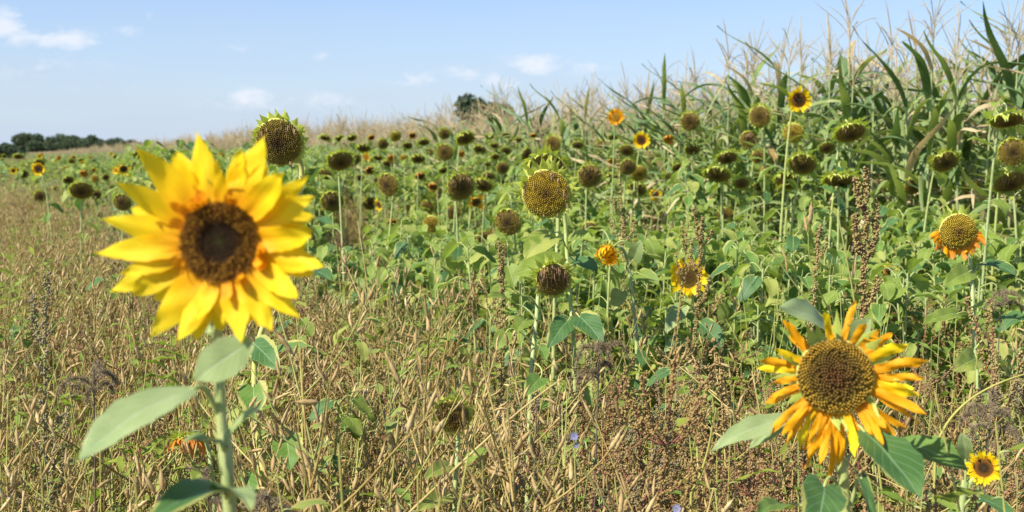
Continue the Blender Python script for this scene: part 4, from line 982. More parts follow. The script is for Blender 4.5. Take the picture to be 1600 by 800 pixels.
def big_flower():
    d = 1.15; pc = P(343, 378, d); n = Vector((-.05, -1, .07)).normalized(); px = d / FPX; R = 61 * px
    B = Vector((pc.x + .02, pc.y + .03, 0)); root = root_at(B, 'large bright yellow sunflower close up, its head filling the left of the view')
    hm = frame_mat(pc - B, n, s=R)
    b = MB(); disc_base(b, 'disc_bloom', dome=.05, back=.3)
    florets(b, 'disc_bloom', 1100, h=.07, dome=.03, r0=.0, seed=5, sides=5, rough=.3)
    head = b.obj('flower_head', root); head.matrix_basis = hm
    f = MB(); florets(f, 'disc_bloom', 1000, R=1.03, h=.13, dome=.06, r0=.47, seed=6, sides=5, rough=.7, taper=.0); f.obj('ray_of_open_florets', head).name = 'open_florets'
    tp = MB(); r = np.random.default_rng(4)
    cs = []; rs = []
    for q in range(420):
        a = r.uniform(0, 6.28); rr = r.uniform(.56, 1.06); cs.append((rr * math.cos(a), rr * math.sin(a), .17 + .07 * r.uniform() - .08 * (rr > .95))); rs.append(r.uniform(.009, .021))
    balls(tp, cs, rs, 'tip'); tp.obj('anther_tips', head)
    br = MB(); bracts(br, 22, .75, .2, -.25, seed=8, z=-.12); br.obj('bracts', head)
    tips = [(303, 208, 44), (222, 235, 48), (190, 290, 40), (155, 402, 42), (166, 350, 40), (178, 462, 44), (194, 432, 34), (250, 528, 50), (292, 536, 44), (322, 505, 30), (352, 505, 34), (392, 533, 44), (436, 510, 44),
            (472, 492, 42), (488, 464, 40), (516, 411, 44), (506, 364, 42), (492, 303, 44), (488, 274, 34), (470, 254, 46), (411, 215, 54), (345, 246, 22)]
    for i, (x, y, w) in enumerate(tips):
        dx = x - 343; dy = 378 - y; a = math.atan2(dy, dx); L = math.hypot(dx, dy) / 61 - .93
        m = MB(); rr = np.random.default_rng(i + 60)
        petal_mesh(m, a - .03, L * 1.05, w / 61 / 2 * .86, 'petal', .12 + rr.uniform(-.08, .12), R=.93, twist=rr.uniform(-.5, .5), curl=rr.uniform(-.15, .22), side=rr.uniform(-.03, .03), z=.0 - .015 * (i % 3), seed=i, k=15, nx=8,
                   fold=rr.uniform(-.35, .25), wavy=.018, prof=lambda v: np.concatenate([[.5], (np.sin(np.pi * np.clip(v[1:-1] * .93 + .10, 0, 1) ** .95) ** .75 * (1 - .45 * v[1:-1])) * 1.34 + .01, [.01]]))
        m.obj('petal', head)
    for i in range(34):
        rr = np.random.default_rng(i + 160); a = i * 2 * math.pi / 34 + .12 + rr.uniform(-.1, .1); L = rr.uniform(1.1, 1.75)
        if 1.38 < a % 6.283 < 1.80: continue
        m = MB(); petal_mesh(m, a, L, .25, 'petal', .02 + rr.uniform(-.12, .1), R=.92, twist=rr.uniform(-.4, .4), curl=rr.uniform(-.2, .1), side=rr.uniform(-.05, .05), z=-.10 - .02 * (i % 3), seed=i + 30, k=13, nx=6, fold=-.2, wavy=.02)
        m.obj('petal', head)
    for i in range(16):      # short inner ones, curling over the rim
        rr = np.random.default_rng(i + 260); a = rr.uniform(0, 6.28); m = MB()
        petal_mesh(m, a, rr.uniform(.3, .7), .14, 'petal_o', .6 + rr.uniform(-.2, .3), R=.98, twist=rr.uniform(-.6, .6), curl=rr.uniform(-.4, .1), z=.02, seed=i + 90, k=9, nx=4); m.obj('petal', head)
    stem_px(root, [(338, 440, 1.19), (338, 500, 1.18), (341, 570, 1.175), (346, 650, 1.17), (353, 740, 1.17), (360, 815, 1.17)], [.0048, .0052, .0054, .0056, .0062, .007, .008])
    nf = (-.1, -.75, .65)
    leaf_px(root, (303, 607, 1.14), (122, 719, 1.02), (-.15, -.62, .7), 84, 'leaf_sage', 'oval', pet=(340, 645, 1.168), sag=.10, fold=.15, wavy=.008, pr=.0026, seed=1, label='long pale sage leaf arching to the left')
    leaf_px(root, (392, 533, 1.13), (303, 594, 1.10), (.1, -.9, .35), 66, 'leaf_sage', 'oval', pet=(342, 560, 1.165), sag=.05, fold=.1, wavy=.01, pr=.001, seed=2)
    leaf_px(root, (352, 700, 1.15), (412, 634, 1.12), (.3, -.5, .8), 24, 'leaf_sage', 'oval', pet=(350, 706, 1.168), sag=.12, fold=.4, wavy=.01, seed=3)
    leaf_px(root, (335, 690, 1.15), (284, 692, 1.13), (0, -.25, .95), 26, 'leaf_sage', 'oval', pet=(349, 700, 1.168), sag=.12, fold=.4, wavy=.01, seed=4)
    leaf_px(root, (362, 768, 1.15), (222, 828, 1.02), (-.1, -.6, .8), 88, 'leaf_dark', 'heart', pet=(356, 790, 1.168), sag=.15, fold=.25, wavy=.01, seed=5)
    leaf_px(root, (330, 520, 1.21), (262, 452, 1.30), (-.2, -.8, .6), 36, 'leaf_sage', 'oval', pet=(338, 530, 1.18), sag=.1, seed=6)
    leaf_px(root, (350, 770, 1.13), (392, 800, 1.0), (.4, -.7, .5), 60, 'leaf_sage', 'heart', pet=(354, 780, 1.168), sag=.1, seed=9)
big_flower()

def right_flower():
    d = 1.62; pc = P(1305, 588, d); n = Vector((-.22, -.93, .12)).normalized(); px = d / FPX; R = 58 * px
    B = Vector((pc.x + .01, pc.y + .04, 0)); root = root_at(B, 'golden sunflower with thin finger-like petals and wide brown disc at lower right')
    b = MB(); disc_base(b, 'disc_ripe', dome=.22, back=.32); florets(b, 'disc_ripe', 560, h=.085, dome=.22, seed=15, sides=6, rough=.8, taper=.7, holes=.04)
    head = b.obj('flower_head', root); head.matrix_basis = frame_mat(pc - B, n, s=R)
    cs = []; rs = []; r = np.random.default_rng(14)
    for q in range(230):
        k = q + 330; rr = math.sqrt((k + .5) / 560) * r.uniform(.985, 1.015); th = (k + .5) * 2.399963
        if math.sin(th) < .1 and r.uniform() < .6: continue
        cs.append((rr * math.cos(th), rr * math.sin(th), .22 * (1 - rr ** 2.2) + .135)); rs.append(r.uniform(.020, .036))
    tp = MB(); balls(tp, cs, rs, 'tip'); tp.obj('anther_tips', head)
    br = MB(); bracts(br, 20, .75, .17, .05, seed=18, z=-.12); br.obj('bracts', head)
    tips = [(1288, 480, 14), (1327, 478, 13), (1300, 512, 14), (1345, 505, 17), (1368, 514, 20), (1402, 532, 22), (1388, 520, 16), (1430, 560, 22), (1424, 585, 16), (1428, 628, 18), (1420, 612, 14), (1422, 640, 12),
            (1396, 672, 18), (1384, 682, 14), (1402, 668, 12), (1340, 702, 18), (1322, 716, 16), (1308, 740, 14), (1278, 722, 17), (1266, 698, 13), (1250, 690, 17), (1222, 680, 15), (1211, 668, 15), (1206, 628, 16), (1212, 618, 13),
            (1196, 576, 17), (1198, 566, 16), (1218, 598, 14), (1228, 512, 18), (1240, 530, 14), (1215, 550, 14), (1344, 690, 14), (1292, 716, 15), (1362, 668, 14), (1235, 686, 13), (1412, 600, 14), (1380, 655, 15)]
    for i, (x, y, w) in enumerate(tips):
        dx = x - 1305; dy = 588 - y; a = math.atan2(dy, dx); L = math.hypot(dx, dy) / 58 - .9; rr = np.random.default_rng(i + 360)
        m = MB(); petal_mesh(m, a, L * 1.2, w / 58 / 2 * .72, 'petal_o' if i % 5 else 'petal', .10 + rr.uniform(-.18, .22), R=.93, twist=rr.uniform(-.9, .9), curl=rr.uniform(-.3, .3), side=rr.uniform(-.14, .14), z=-.04 - .03 * (i % 3), seed=i, k=13, nx=4,
                   fold=rr.uniform(-.1, .45), wavy=.04, prof=lambda v: np.concatenate([[.6], .8 + .32 * np.sin(v[1:-3] * 3), [.72, .45, .08]]))
        m.obj('petal', head)
    stem_px(root, [(1308, 640, 1.68), (1311, 690, 1.67), (1314, 740, 1.665), (1321, 815, 1.66)], [.0068, .0070, .0074, .0080, .0095])
    leaf_px(root, (1300, 520, 1.70), (1218, 480, 1.60), (-.15, -.75, .65), 56, 'leaf_sage', 'oval', pet=(1308, 600, 1.70), sag=.1, fold=.1, seed=1, label='pale green leaf standing up behind the disc')
    leaf_px(root, (1318, 540, 1.74), (1362, 498, 1.70), (.2, -.8, .6), 40, 'leaf_sage', 'oval', pet=(1310, 600, 1.72), sag=.1, seed=2)
    leaf_px(root, (1245, 652, 1.68), (1110, 706, 1.60), (-.2, -.6, .75), 40, 'leaf_sage', 'oval', pet=(1308, 690, 1.67), sag=.12, fold=.2, seed=3, label='pale pointed leaf reaching left')
    leaf_px(root, (1235, 655, 1.70), (1170, 702, 1.66), (-.2, -.7, .65), 24, 'leaf_sage', 'oval', pet=(1308, 692, 1.67), sag=.1, seed=4)
    leaf_px(root, (1348, 672, 1.60), (1436, 776, 1.50), (.25, -.62, .7), 92, 'leaf_dark', 'oval', pet=(1314, 720, 1.66), sag=.06, fold=.22, wavy=.012, seed=5, label='large dark green leaf with pale midrib')
    leaf_px(root, (1400, 690, 1.76), (1512, 736, 1.68), (.1, -.55, .8), 62, 'leaf_edge', 'oval', pet=(1316, 730, 1.665), sag=.1, seed=6, label='yellowish green leaf behind the dark one')
    leaf_px(root, (1288, 758, 1.60), (1266, 860, 1.48), (0, -.8, .55), 92, 'leaf_dark', 'heart', pet=(1314, 770, 1.66), sag=.12, fold=.2, seed=7)
    leaf_px(root, (1376, 585, 1.72), (1412, 612, 1.69), (.2, -.6, .7), 20, 'leaf_sage', 'oval', pet=(1320, 640, 1.69), sag=.1, seed=8)
    leaf_px(root, (1222, 792, 1.66), (1180, 812, 1.5), (0, -.5, .8), 50, 'leaf_edge', 'heart', pet=(1318, 830, 1.66), sag=.1, seed=10)
    leaf_px(root, (1345, 745, 1.64), (1360, 880, 1.5), (.4, -.6, .6), 30, 'leaf_dark', 'heart', pet=(1330, 790, 1.66), sag=.1, seed=11)
right_flower()

def small_bloom():
    d = 2.0; pc = P(1537, 731, d); R = 13 * d / FPX * 1.15; n = Vector((-.35, -.9, .15)).normalized()
    B = Vector((pc.x - .05, pc.y + .05, 0)); root = root_at(B, 'small bright yellow bloom at the lower right corner beside a pale leaf')
    b, br, _ = head_bloom(71, 18, 'disc_bloom'); head = b.obj('flower_head', root); head.matrix_basis = frame_mat(pc - B, n, s=R)
    br.obj('bracts', head); r = np.random.default_rng(72)
    for i in range(30):
        m = MB(); petal_mesh(m, i * .2094 * 1.0 + r.uniform(-.08, .08), r.uniform(.75, 1.2), .2, 'petal', .25 + r.uniform(-.3, .4), twist=r.uniform(-.5, .5), curl=r.uniform(-.4, .4), z=-.03 * (i % 2), seed=i, k=8, nx=4); m.obj('petal', head)
    stem_px(root, [(1534, 735, 2.03), (1518, 752, 2.03), (1508, 775, 2.03), (1500, 815, 2.03)], [.004, .0045, .0055, .006, .007])
    leaf_px(root, (1508, 718, 2.03), (1502, 676, 2.02), (-.1, -.9, .4), 26, 'leaf_sage', 'oval', pet=(1508, 760, 2.03), sag=.08, seed=1)
    leaf_px(root, (1530, 780, 2.0), (1586, 812, 1.9), (0, -.6, .8), 44, 'leaf_dark', 'heart', pet=(1504, 795, 2.03), sag=.1, seed=2)
small_bloom()

def special(px, py, w, depth, n, label, tmpl, stem, leaves, R_mul=1.0, smat='stem', radii=None):
    pc = P(px, py, depth); n = Vector(n).normalized(); R = w / 2 * depth / FPX * R_mul
    low = P(*stem[-1]); B = Vector((low.x, low.y, 0)); root = root_at(B, label)
    head = None
    for nm, m in tmpl:
        if m is None: continue
        o = m.obj(nm, head or root)
        if head is None: head = o; o.name = 'flower_head'; o.matrix_basis = frame_mat(pc - B, n, s=R)
    stem_px(root, stem, radii or [.0055, .006, .0065, .007, .008], smat)
    for (a, kw) in leaves: leaf_px(root, *a, **kw)
    return root
def specials():
    # big seed head against the sky, with its yellow stem and yellow-edged leaves lower down
    b, br, wi = head_seed(81, 'disc_olive', 520, .085, 20, .40, .35, 0.01, .1)
    f = (0, -.8, .6)
    special(436, 222, 72, 3.0, (-.10, -.95, -.24), 'large seed head with green bracts rising into the sky behind the yellow flower', (('disc', b), ('bracts', br), ('withered_florets', wi)),
            [(455, 226, 3.05), (471, 262, 3.10), (463, 330, 3.06), (440, 430, 3.0), (402, 540, 2.92), (398, 620, 2.85), (405, 700, 2.8), (417, 790, 2.76)],
            [(((396, 536, 2.90), (436, 578, 2.78), (.1, -.8, .5), 58, 'leaf_dark'), dict(seed=1, sag=.06, pet=(398, 556, 2.9), label='dark green heart leaf')),
             (((428, 552, 2.98), (482, 540, 2.92), (.1, -.55, .8), 40, 'leaf_edge'), dict(seed=2, sag=.08, pet=(400, 570, 2.9))),
             (((396, 604, 2.80), (398, 655, 2.72), (0, -.85, .5), 60, 'leaf_edge'), dict(seed=3, pet=(400, 620, 2.84), sag=.05)),
             (((448, 684, 2.78), (454, 735, 2.70), (.1, -.85, .5), 60, 'leaf_edge'), dict(seed=4, pet=(404, 690, 2.8), sag=.05)),
             (((388, 738, 2.76), (392, 790, 2.66), (0, -.8, .5), 52, 'leaf_edge'), dict(seed=5, pet=(408, 730, 2.78), sag=.05)),
             (((360, 642, 2.95), (340, 690, 2.9), (-.2, -.8, .5), 50, 'leaf_yel'), dict(seed=6, pet=(398, 640, 2.84), sag=.05)),
             (((488, 345, 3.10), (518, 352, 3.0), (.1, -.4, .9), 34, 'leaf_dark'), dict(seed=7, pet=(462, 345, 3.05))),
             (((482, 285, 3.15), (500, 262, 3.05), (.1, -.5, .9), 30, 'leaf_dark'), dict(seed=8, pet=(468, 290, 3.08))),
             (((490, 425, 3.1), (516, 438, 3.0), (.1, -.5, .8), 44, 'leaf_dark'), dict(seed=9, pet=(442, 425, 3.0)))], smat='stem_yel', radii=[.006, .007, .007, .0065, .0075])
    b, br, wi = head_seed(82, 'disc_gold', 520, .08, 14, .55, .3, 0.0, .35)
    special(853, 302, 72, 3.65, (.0, -.99, -.05), 'golden seed head with bright green bracts, largest in the centre of the field', (('disc', b), ('bracts', br), ('withered_florets', wi)),
            [(862, 285, 3.72), (880, 325, 3.85), (886, 400, 3.82), (892, 480, 3.75), (897, 560, 3.7)],
            [(((880, 415, 3.75), (800, 430, 3.7), (0, -.6, .8), 70, 'leaf'), dict(seed=1, pet=(887, 440, 3.8))),
             (((898, 408, 3.85), (934, 424, 3.75), (0, -.6, .8), 40, 'leaf_dark'), dict(seed=2, pet=(885, 400, 3.82))),
             (((860, 370, 3.7), (820, 405, 3.6), (0, -.6, .8), 60, 'leaf'), dict(seed=3, pet=(884, 385, 3.82))),
             (((905, 495, 3.68), (942, 538, 3.55), (.1, -.8, .5), 52, 'leaf_dark'), dict(seed=4, pet=(893, 490, 3.74), label='dark heart leaf hanging beside the lone seed head')),
             (((888, 500, 3.70), (856, 545, 3.6), (-.1, -.8, .5), 46, 'leaf_dark'), dict(seed=5, pet=(893, 510, 3.74)))])
    b, br, wi = head_seed(83, 'disc_seed', 300, .06, 26, .6, .5, .04, .7)
    special(853, 262, 56, 3.95, (0, -.66, -.75), 'drooping dark head hidden half behind the golden seed head', (('disc', b), ('bracts', br), ('withered_florets', wi)),
            [(855, 250, 4.05), (868, 262, 4.12), (872, 340, 4.1), (868, 430, 4.05), (866, 500, 4.05)], [(((880, 380, 4.1), (930, 372, 4.0), (0, -.5, .8), 50, 'leaf'), dict(seed=1, pet=(871, 390, 4.08)))])
    b, br, wi = head_seed(84, 'disc_seed', 420, .09, 26, .66, .3, .06, .35, .65)
    special(864, 437, 52, 3.3, (.10, -.95, -.22), 'lone brown seed head with spiky green bracts above the dry weeds', (('disc', b), ('bracts', br), ('withered_florets', wi)),
            [(855, 430, 3.36), (843, 445, 3.4), (838, 500, 3.36), (832, 560, 3.3), (828, 640, 3.25)],
            [(((805, 476, 3.35), (760, 463, 3.25), (0, -.45, .9), 26, 'herb', 'oval'), dict(seed=1, pet=(838, 500, 3.35))),
             (((812, 462, 3.3), (786, 448, 3.25), (0, -.45, .9), 16, 'herb', 'oval'), dict(seed=2, pet=(840, 480, 3.37))),
             (((822, 500, 3.3), (806, 520, 3.2), (0, -.8, .6), 40, 'leaf'), dict(seed=3, pet=(836, 520, 3.33))),
             (((790, 520, 3.25), (775, 548, 3.2), (0, -.8, .6), 34, 'leaf'), dict(seed=4, pet=(834, 540, 3.3))),
             (((845, 590, 3.2), (820, 620, 3.1), (0, -.8, .6), 40, 'leaf_edge'), dict(seed=5, pet=(832, 570, 3.3)))])
    b, br, wi = head_seed(85, 'disc_seed', 420, .09, 22, .42, .2, .12, .3)
    special(707, 650, 54, 2.4, (-.02, -.97, -.2), 'small ragged brown seed head low among the tan pods at the bottom centre', (('disc', b), ('bracts', br), ('withered_florets', wi)),
            [(710, 648, 2.44), (716, 672, 2.46), (714, 720, 2.43), (710, 815, 2.4)],
            [(((728, 722, 2.4), (764, 702, 2.35), (0, -.7, .6), 30, 'leaf'), dict(seed=1, pet=(714, 730, 2.43))),
             (((702, 728, 2.38), (662, 748, 2.3), (0, -.8, .6), 36, 'leaf_yel'), dict(seed=2, pet=(713, 740, 2.42))),
             (((700, 775, 2.36), (650, 800, 2.25), (0, -.8, .6), 44, 'leaf_yel'), dict(seed=3, pet=(711, 790, 2.4)))], radii=[.004, .0045, .005, .006])
    # orange seed head at right with hanging petals
    b, br, wi = head_seed(86, 'disc_gold', 420, .09, 0, .5, .5, 0.0, .0)
    pe = MB(); r = np.random.default_rng(87)
    for i in range(26):
        a = math.pi * 1.02 + i / 25 * math.pi * .96; petal_mesh(pe, a, r.uniform(.35, .8), .13, 'petal_w' if i % 2 else 'petal_o', .35, twist=r.uniform(-1, 1), curl=r.uniform(-.6, .2), side=-.35 * math.cos(a), z=-.02, seed=i, k=7, nx=2, fold=.5)
    special(1497, 362, 56, 3.5, (-.05, -.97, -.14), 'orange-gold seed head with withered petals hanging below, at right', (('disc', b), ('bracts', br), ('petals', pe)),
            [(1503, 368, 3.56), (1515, 400, 3.6), (1520, 470, 3.55), (1524, 560, 3.5), (1530, 650, 3.45)],
            [(((1514, 425, 3.5), (1473, 448, 3.42), (0, -.8, .6), 42, 'leaf'), dict(seed=1, pet=(1518, 440, 3.57))),
             (((1540, 412, 3.6), (1588, 430, 3.5), (0, -.5, .8), 40, 'leaf_dark'), dict(seed=2, pet=(1518, 435, 3.57))),
             (((1497, 490, 3.5), (1441, 508, 3.4), (0, -.6, .8), 34, 'leaf'), dict(seed=3, pet=(1521, 500, 3.54))),
             (((1526, 478, 3.5), (1575, 490, 3.4), (0, -.6, .8), 44, 'leaf'), dict(seed=4, pet=(1521, 490, 3.54))),
             (((1560, 500, 3.5), (1612, 500, 3.4), (0, -.5, .8), 44, 'leaf_dark'), dict(seed=5, pet=(1523, 520, 3.54))),
             (((1525, 560, 3.46), (1487, 580, 3.35), (0, -.85, .5), 48, 'leaf'), dict(seed=6, pet=(1525, 580, 3.5))),
             (((1545, 530, 3.5), (1570, 565, 3.42), (.1, -.8, .5), 44, 'leaf_yel'), dict(seed=7, pet=(1524, 545, 3.5)))])
    # yellow bloom behind a seed spike
    b, br, pe = head_bloom(88, 13, 'disc_ripe', 'petal', L=1.05, w=.24, ragged=.1)
    special(1075, 432, 58, 4.3, (-.1, -.98, .0), 'golden bloom with a brown seed spike growing up in front of it', (('disc', b), ('bracts', br), ('petals', pe)),
            [(1077, 434, 4.34), (1082, 470, 4.36), (1080, 560, 4.3), (1078, 640, 4.3)],
            [(((1095, 505, 4.3), (1130, 548, 4.2), (.1, -.8, .5), 46, 'leaf_dark'), dict(seed=1, pet=(1081, 500, 4.33))),
             (((1066, 480, 4.3), (1040, 520, 4.2), (-.1, -.8, .5), 34, 'leaf_sage'), dict(seed=2, pet=(1081, 490, 4.33))),
             (((1062, 530, 4.3), (1038, 550, 4.2), (0, -.8, .5), 28, 'leaf_sage'), dict(seed=3, pet=(1081, 540, 4.33)))], R_mul=.60)
    # golden flower turned down and aside, its petals folded over the face
    b, br, wi = head_seed(91, 'disc_orange', 200, .1, 0, .6, .5, .0, .2); pe = MB(); r = np.random.default_rng(92)
    for i in range(34):
        a = i * 2 * math.pi / 34 + r.uniform(-.1, .1); petal_mesh(pe, a, r.uniform(1.2, 1.9), .17, 'petal_o' if i % 3 else 'petal', r.uniform(.5, 1.3), twist=r.uniform(-.8, .8), curl=r.uniform(-.1, .5), side=r.uniform(-.3, .3), z=-.02, seed=i, k=8, nx=2, fold=.3)
    special(953, 395, 24, 4.2, (-.55, -.72, -.42), 'drooping golden flower with folded petals right of the lone seed head', (('disc', b), ('bracts', br), ('petals', pe)),
            [(962, 386, 4.24), (975, 392, 4.28), (984, 430, 4.28), (992, 500, 4.25), (996, 580, 4.2)],
            [(((990, 405, 4.25), (1002, 375, 4.22), (0, -.8, .5), 30, 'leaf_sage'), dict(seed=1, pet=(981, 420, 4.28))),
             (((1000, 428, 4.22), (1030, 445, 4.15), (0, -.8, .5), 34, 'leaf'), dict(seed=2, pet=(985, 435, 4.28))),
             (((970, 455, 4.22), (958, 485, 4.15), (0, -.8, .5), 34, 'leaf_yel'), dict(seed=3, pet=(987, 460, 4.28)))])
    # withered hanging flower low at left
    b, br, wi = head_seed(89, 'disc_orange', 200, .1, 0, .7, .6, .0, .2); pe = MB(); r = np.random.default_rng(90)
    for i in range(24):
        a = r.uniform(0, 6.28); petal_mesh(pe, a, r.uniform(.7, 1.5), .13, 'petal_w', 1.1, twist=r.uniform(-1, 1), curl=r.uniform(-.5, .2), z=-.02, seed=i, k=7, nx=2, fold=.6, side=r.uniform(-.3, .3))
    special(293, 690, 40, 2.6, (.1, -.55, -.8), 'withered orange flower hanging behind the long pale leaf at lower left', (('disc', b), ('bracts', br), ('petals', pe)),
            [(297, 676, 2.64), (318, 680, 2.68), (330, 730, 2.66), (336, 815, 2.64)],
            [(((320, 735, 2.6), (300, 752, 2.55), (0, -.8, .6), 40, 'leaf'), dict(seed=1, pet=(330, 745, 2.66)))], radii=[.004, .0045, .005, .006])
    # slim upright sunflower stems among the weeds whose heads have gone
specials()

# ------------------------------------------------------------------ named weeds
def named_weeds():
    def at(px, d): return (P(px, 400, d).x, d, 0)
    def spike(px, pytop, d, label, mat='seed', smat='straw', seed=0, nsp=9, dense=1.2, spread=.05, bs=1.2):
        H = P(px, pytop, d).z; st, sd = goosefoot(seed, H, mat, smat, nsp, dense, spread, bs); o = st.obj('goosefoot_plant'); o.location = at(px, d); sd.obj('seed_clusters', o); tag(o, label, 'goosefoot plant', 'goosefoot plants standing above the weeds')
    spike(1350, 262, 2.9, 'tallest grey-brown goosefoot spike, in front of the pale-bracted head at right', 'seed', 'red_stem', 2001, 22, 2.2, .035, 1.35)
    spike(1252, 362, 3.4, 'grey goosefoot spike standing left of the tallest one', 'seed', 'straw', 2002, 9, 1.6, .03, 1.2)
    spike(984, 240, 4.6, 'thin brown goosefoot spike left of the small orange bloom', 'seed', 'straw', 2003, 9, 1.2, .05)
    spike(775, 378, 3.6, 'dark grey goosefoot spike under the small pale-rimmed head', 'seed', 'straw', 2004, 7, 1.6, .022, 1.2)
    spike(1078, 338, 3.9, 'goosefoot spike crossing in front of the golden bloom', 'seed', 'straw', 2005, 10, 1.8, .04, 1.3)
    spike(1043, 350, 4.1, 'slim goosefoot spike left of the golden bloom', 'seed', 'straw', 2006, 6, 1.1, .04)
    spike(40, 425, 2.7, 'green-grey goosefoot spike at the left edge', 'seed_green', 'green_stem', 2007, 12, 1.3, .07)
    spike(1000, 560, 2.2, 'reddish-pink goosefoot plant in the lower middle of the weeds', 'seed_red', 'red_stem', 2008, 16, 1.2, .09)
    spike(1170, 560, 2.4, 'pinkish goosefoot plant left of the golden finger-petalled flower', 'seed_red', 'straw', 2009, 14, 1.2, .09)
    spike(1590, 470, 2.6, 'brown goosefoot plant at the right edge over the weeds', 'seed', 'red_stem', 2010, 12, 1.2, .06)
    def rad(px, pytop, d, label, seed, green=False, npod=34, tilt=(0, 0)):
        H = P(px, pytop, d).z; st, pd = radish(seed, H, green, npod); o = st.obj('radish_plant'); o.location = at(px, d); split_pods(pd, o); o.rotation_euler = (tilt[0], tilt[1], 0)
        tag(o, label, 'radish plant', 'radish plants standing above the weeds')
    rad(1440, 335, 2.3, 'tall yellow-green radish stalk with bare forks and tan pods at right', 2101, True, 30)
    rad(560, 450, 2.3, 'pod-covered radish plant right below the big flower\'s right petals', 2102)
    rad(640, 470, 2.5, 'pale dry radish plant left of the lone brown seed head', 2103)
    rad(900, 600, 2.0, 'dry radish plant with long pods at the bottom centre right', 2104)
    rad(520, 600, 1.95, 'dry radish plant with drooping pods at the bottom centre left', 2105, tilt=(0, .1))
    rad(660, 640, 1.9, 'leaning dry radish plant with fat pods left of the small ragged head', 2106, tilt=(.05, -.25))
    rad(780, 640, 2.0, 'dry radish plant right of the small ragged head', 2107, tilt=(0, .15))
    rad(120, 440, 3.0, 'dense dry radish plant at the left among tan weeds', 2108)
    rad(600, 350, 4.6, 'pale radish plant reaching up into the sunflower strip', 2109)
    def pha(px, pytop, d, label, seed, s=.8):
        H = P(px, pytop, d).z; st, hd = phacelia(seed, H / s); o = st.obj('phacelia_plant'); o.location = at(px, d); o.scale = (s,) * 3; hd.obj('dry_flowers', o); tag(o, label, 'phacelia plant', 'dried phacelia plants among the weeds')
    pha(925, 548, 2.3, 'grey curly dried phacelia head in the lower middle', 2201); None
    pha(128, 572, 2.3, 'grey dried phacelia head at the left over dry weeds', 2203); pha(305, 748, 2.3, 'small grey dried phacelia head beside the big stem at the bottom left', 2204, .8)
    pha(400, 770, 2.1, 'grey dried phacelia head at the bottom right of the big stem', 2205); pha(1560, 455, 3.4, 'dark dried phacelia head behind leaves at the right edge', 2206)
    None; pha(1545, 632, 2.3, 'dark dried phacelia head right of the curved green stalk', 2208)
    None
    # green arching stalks
    for (pts, lab) in [([(1080, 770, 2.2), (1110, 720, 2.2), (1120, 640, 2.2), (1112, 618, 2.2)], 'bare pale green stalk slanting up left of the golden flower'),
                       ([(1462, 700, 2.1), (1480, 640, 2.1), (1530, 605, 2.1), (1600, 585, 2.1)], 'curved yellow-green stalk arching to the right edge'),
                       ([(640, 800, 2.1), (700, 745, 2.1), (780, 660, 2.1), (880, 590, 2.1)], 'thin dry stalk crossing diagonally in the bottom centre')]:
        mb = MB(); p = [np.array(P(*q)) for q in pts]; g = p[0].copy(); g[2] = 0; c = np.concatenate([np.linspace(g, p[0], 5)[:-1], bez(*p, 14)]); tube(mb, c - g, np.linspace(.0035, .0013, len(c)), 'green_stem' if 'green' in lab else 'straw', 6)
        o = mb.obj('weed_stalk'); o.location = g; tag(o, lab, 'stalk')
    for (x, y, d, lab) in [(897, 682, 2.2, 'pair of tiny lilac flowers in the lower middle'), (1057, 795, 2.0, 'tiny lilac flower at the bottom edge of the middle')]:
        mb = MB(); p = np.array(P(x, y, d)); g = p.copy(); g[2] = 0; tube(mb, bez((0, 0, 0), (0, 0, p[2] * .5), (.01, 0, p[2] * .8), (0, 0, p[2]), 8), .0015, 'green_stem', 5); o = mb.obj('lilac_flower'); o.location = g; tag(o, lab, 'flower'); f = MB()
        for z in (0, .016):
            for q in range(7): petal_mesh(f, q * .9, .008, .0028, 'lilac', .2, R=.001, z=0, k=5, nx=2)
        f2 = MB(); f2.merge(f, frame_mat((0, 0, p[2]), (0, -1, .4))); f2.merge(f, frame_mat((.003, 0, p[2] - .018), (.3, -1, .2), s=.8)); f2.obj('petals', o)
named_weeds()

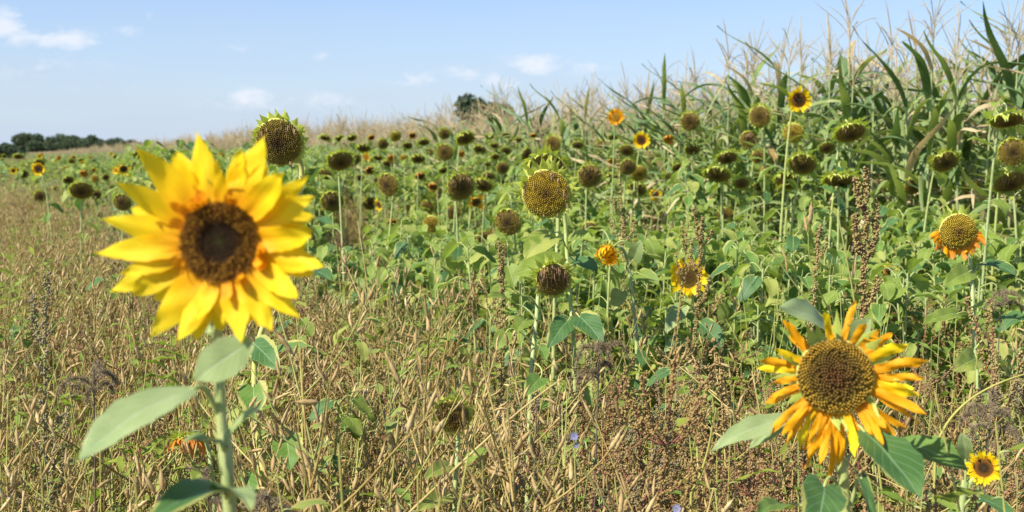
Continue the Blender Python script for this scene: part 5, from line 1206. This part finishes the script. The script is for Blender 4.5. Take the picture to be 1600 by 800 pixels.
# ------------------------------------------------------------------ distant trees
def tree(px, d, ztop, wpx, label, mat='crown', seed=0, low=.12, group='trees on the far left horizon'):
    r = np.random.default_rng(seed); x = P(px, 238, d).x; Wd = wpx * d / FPX / 2
    tk = MB(); tube(tk, [(0, 0, 0), (.1, 0, ztop * .3), (0, .1, ztop * .75)], [ztop * .035, ztop * .026, ztop * .008], 'bark', 7)
    for q in range(5):
        a = q * 1.26; tube(tk, [(0, 0, ztop * .25), (math.cos(a) * Wd * .3, math.sin(a) * Wd * .3, ztop * .5), (math.cos(a) * Wd * .6, math.sin(a) * Wd * .6, ztop * .7)], [ztop * .015, ztop * .01, ztop * .004], 'bark', 5)
    root = bpy.data.objects.new('tree', None); COL.objects.link(root); root.location = (x, d, 0); tag(root, label, 'tree', group); tk.obj('trunk', root)
    # leaf clumps spread through overlapping lobes
    n = 8000; lobes = []
    for q in range(13):
        a = r.uniform(0, 6.28); rr = r.uniform(0, .72); z = r.uniform(low + .15, .82); lobes.append((math.cos(a) * rr * Wd, math.sin(a) * rr * Wd, z * ztop, r.uniform(.32, .48) * min(Wd, ztop * .6)))
    L = np.array(lobes); k = r.integers(0, len(L), n); dv = r.normal(size=(n, 3)); dv /= np.linalg.norm(dv, axis=1)[:, None]; rad = r.uniform(.2, 1.06, n) ** .7
    c = L[k, :3] + dv * (L[k, 3] * rad)[:, None]; c[:, 2] = (c[:, 2] - c[:, 2].min()) / np.ptp(c[:, 2]) * ztop * (1 - low) + low * ztop; c[:, :2] *= Wd / np.abs(c[:, :2]).max(); n = len(c)
    s = max(ztop * .022, .2); a1 = r.normal(size=(n, 3)); a1 /= np.linalg.norm(a1, axis=1)[:, None]; a2 = np.cross(a1, r.normal(size=(n, 3))); a2 /= np.linalg.norm(a2, axis=1)[:, None]
    a1 *= (s * r.uniform(.6, 1.5, n))[:, None]; a2 *= (s * r.uniform(.4, 1.0, n))[:, None]
    v = np.stack([c - a1, c - a2 * .7, c + a1, c + a2], 1).reshape(-1, 3); f = np.arange(n * 4).reshape(-1, 4); cr = MB(); cr.add(v, f, mat); cr.obj('crown', root, smooth=False)
tl = [(184, 218, 34), (206, 222, 30), (-12, 222, 40), (12, 223, 44), (44, 207, 40), (72, 217, 36), (96, 211, 44), (124, 208, 46), (150, 211, 40), (172, 215, 34), (28, 226, 40), (60, 224, 30), (110, 216, 40), (196, 220, 28), (-40, 216, 40)]
labs = ['tree near the right end of the treeline, before the last', 'tiny last bush where the treeline meets the corn', 'low tree at the left edge of the horizon', 'low dark tree second from the left edge', 'round green tree standing out on the far left', 'brownish tree right of the round one', 'dark tree left of the treeline\'s highest part', 'tallest dark tree in the far treeline',
        'tree sloping down right of the tallest one', 'small tree near the right end of the treeline', 'low bushy tree before the round one', 'low brown bush between two far trees', 'bushy tree before the tallest one', 'last low tree at the right end of the treeline', 'tree just outside the left edge of the horizon']
for i, (x, yt, w) in enumerate(tl):
    d = 230 + 14 * (i % 4); tree(x, d, CAMZ + (238 - yt) / FPX * d, w * 1.9, labs[i], 'crown_b' if i in (5, 11) else 'crown', 3000 + i, 0.0)
for i in range(14):
    d = 330; tree(-30 + i * 19, d, CAMZ + (238 - (224 + (i * 7) % 5)) / FPX * d, 34, 'low distant bush in the strip of trees on the horizon', 'crown', 3100 + i, 0., 'low far bushes on the horizon')
tree(750, 90, CAMZ + 91 / FPX * 90, 84, 'dark green tree showing above the corn in the middle', 'crown', 3201, .1, 'trees behind the corn')
tree(786, 94, CAMZ + 74 / FPX * 94, 56, 'smaller tree right of the dark one above the corn', 'crown_b', 3202, .1, 'trees behind the corn')
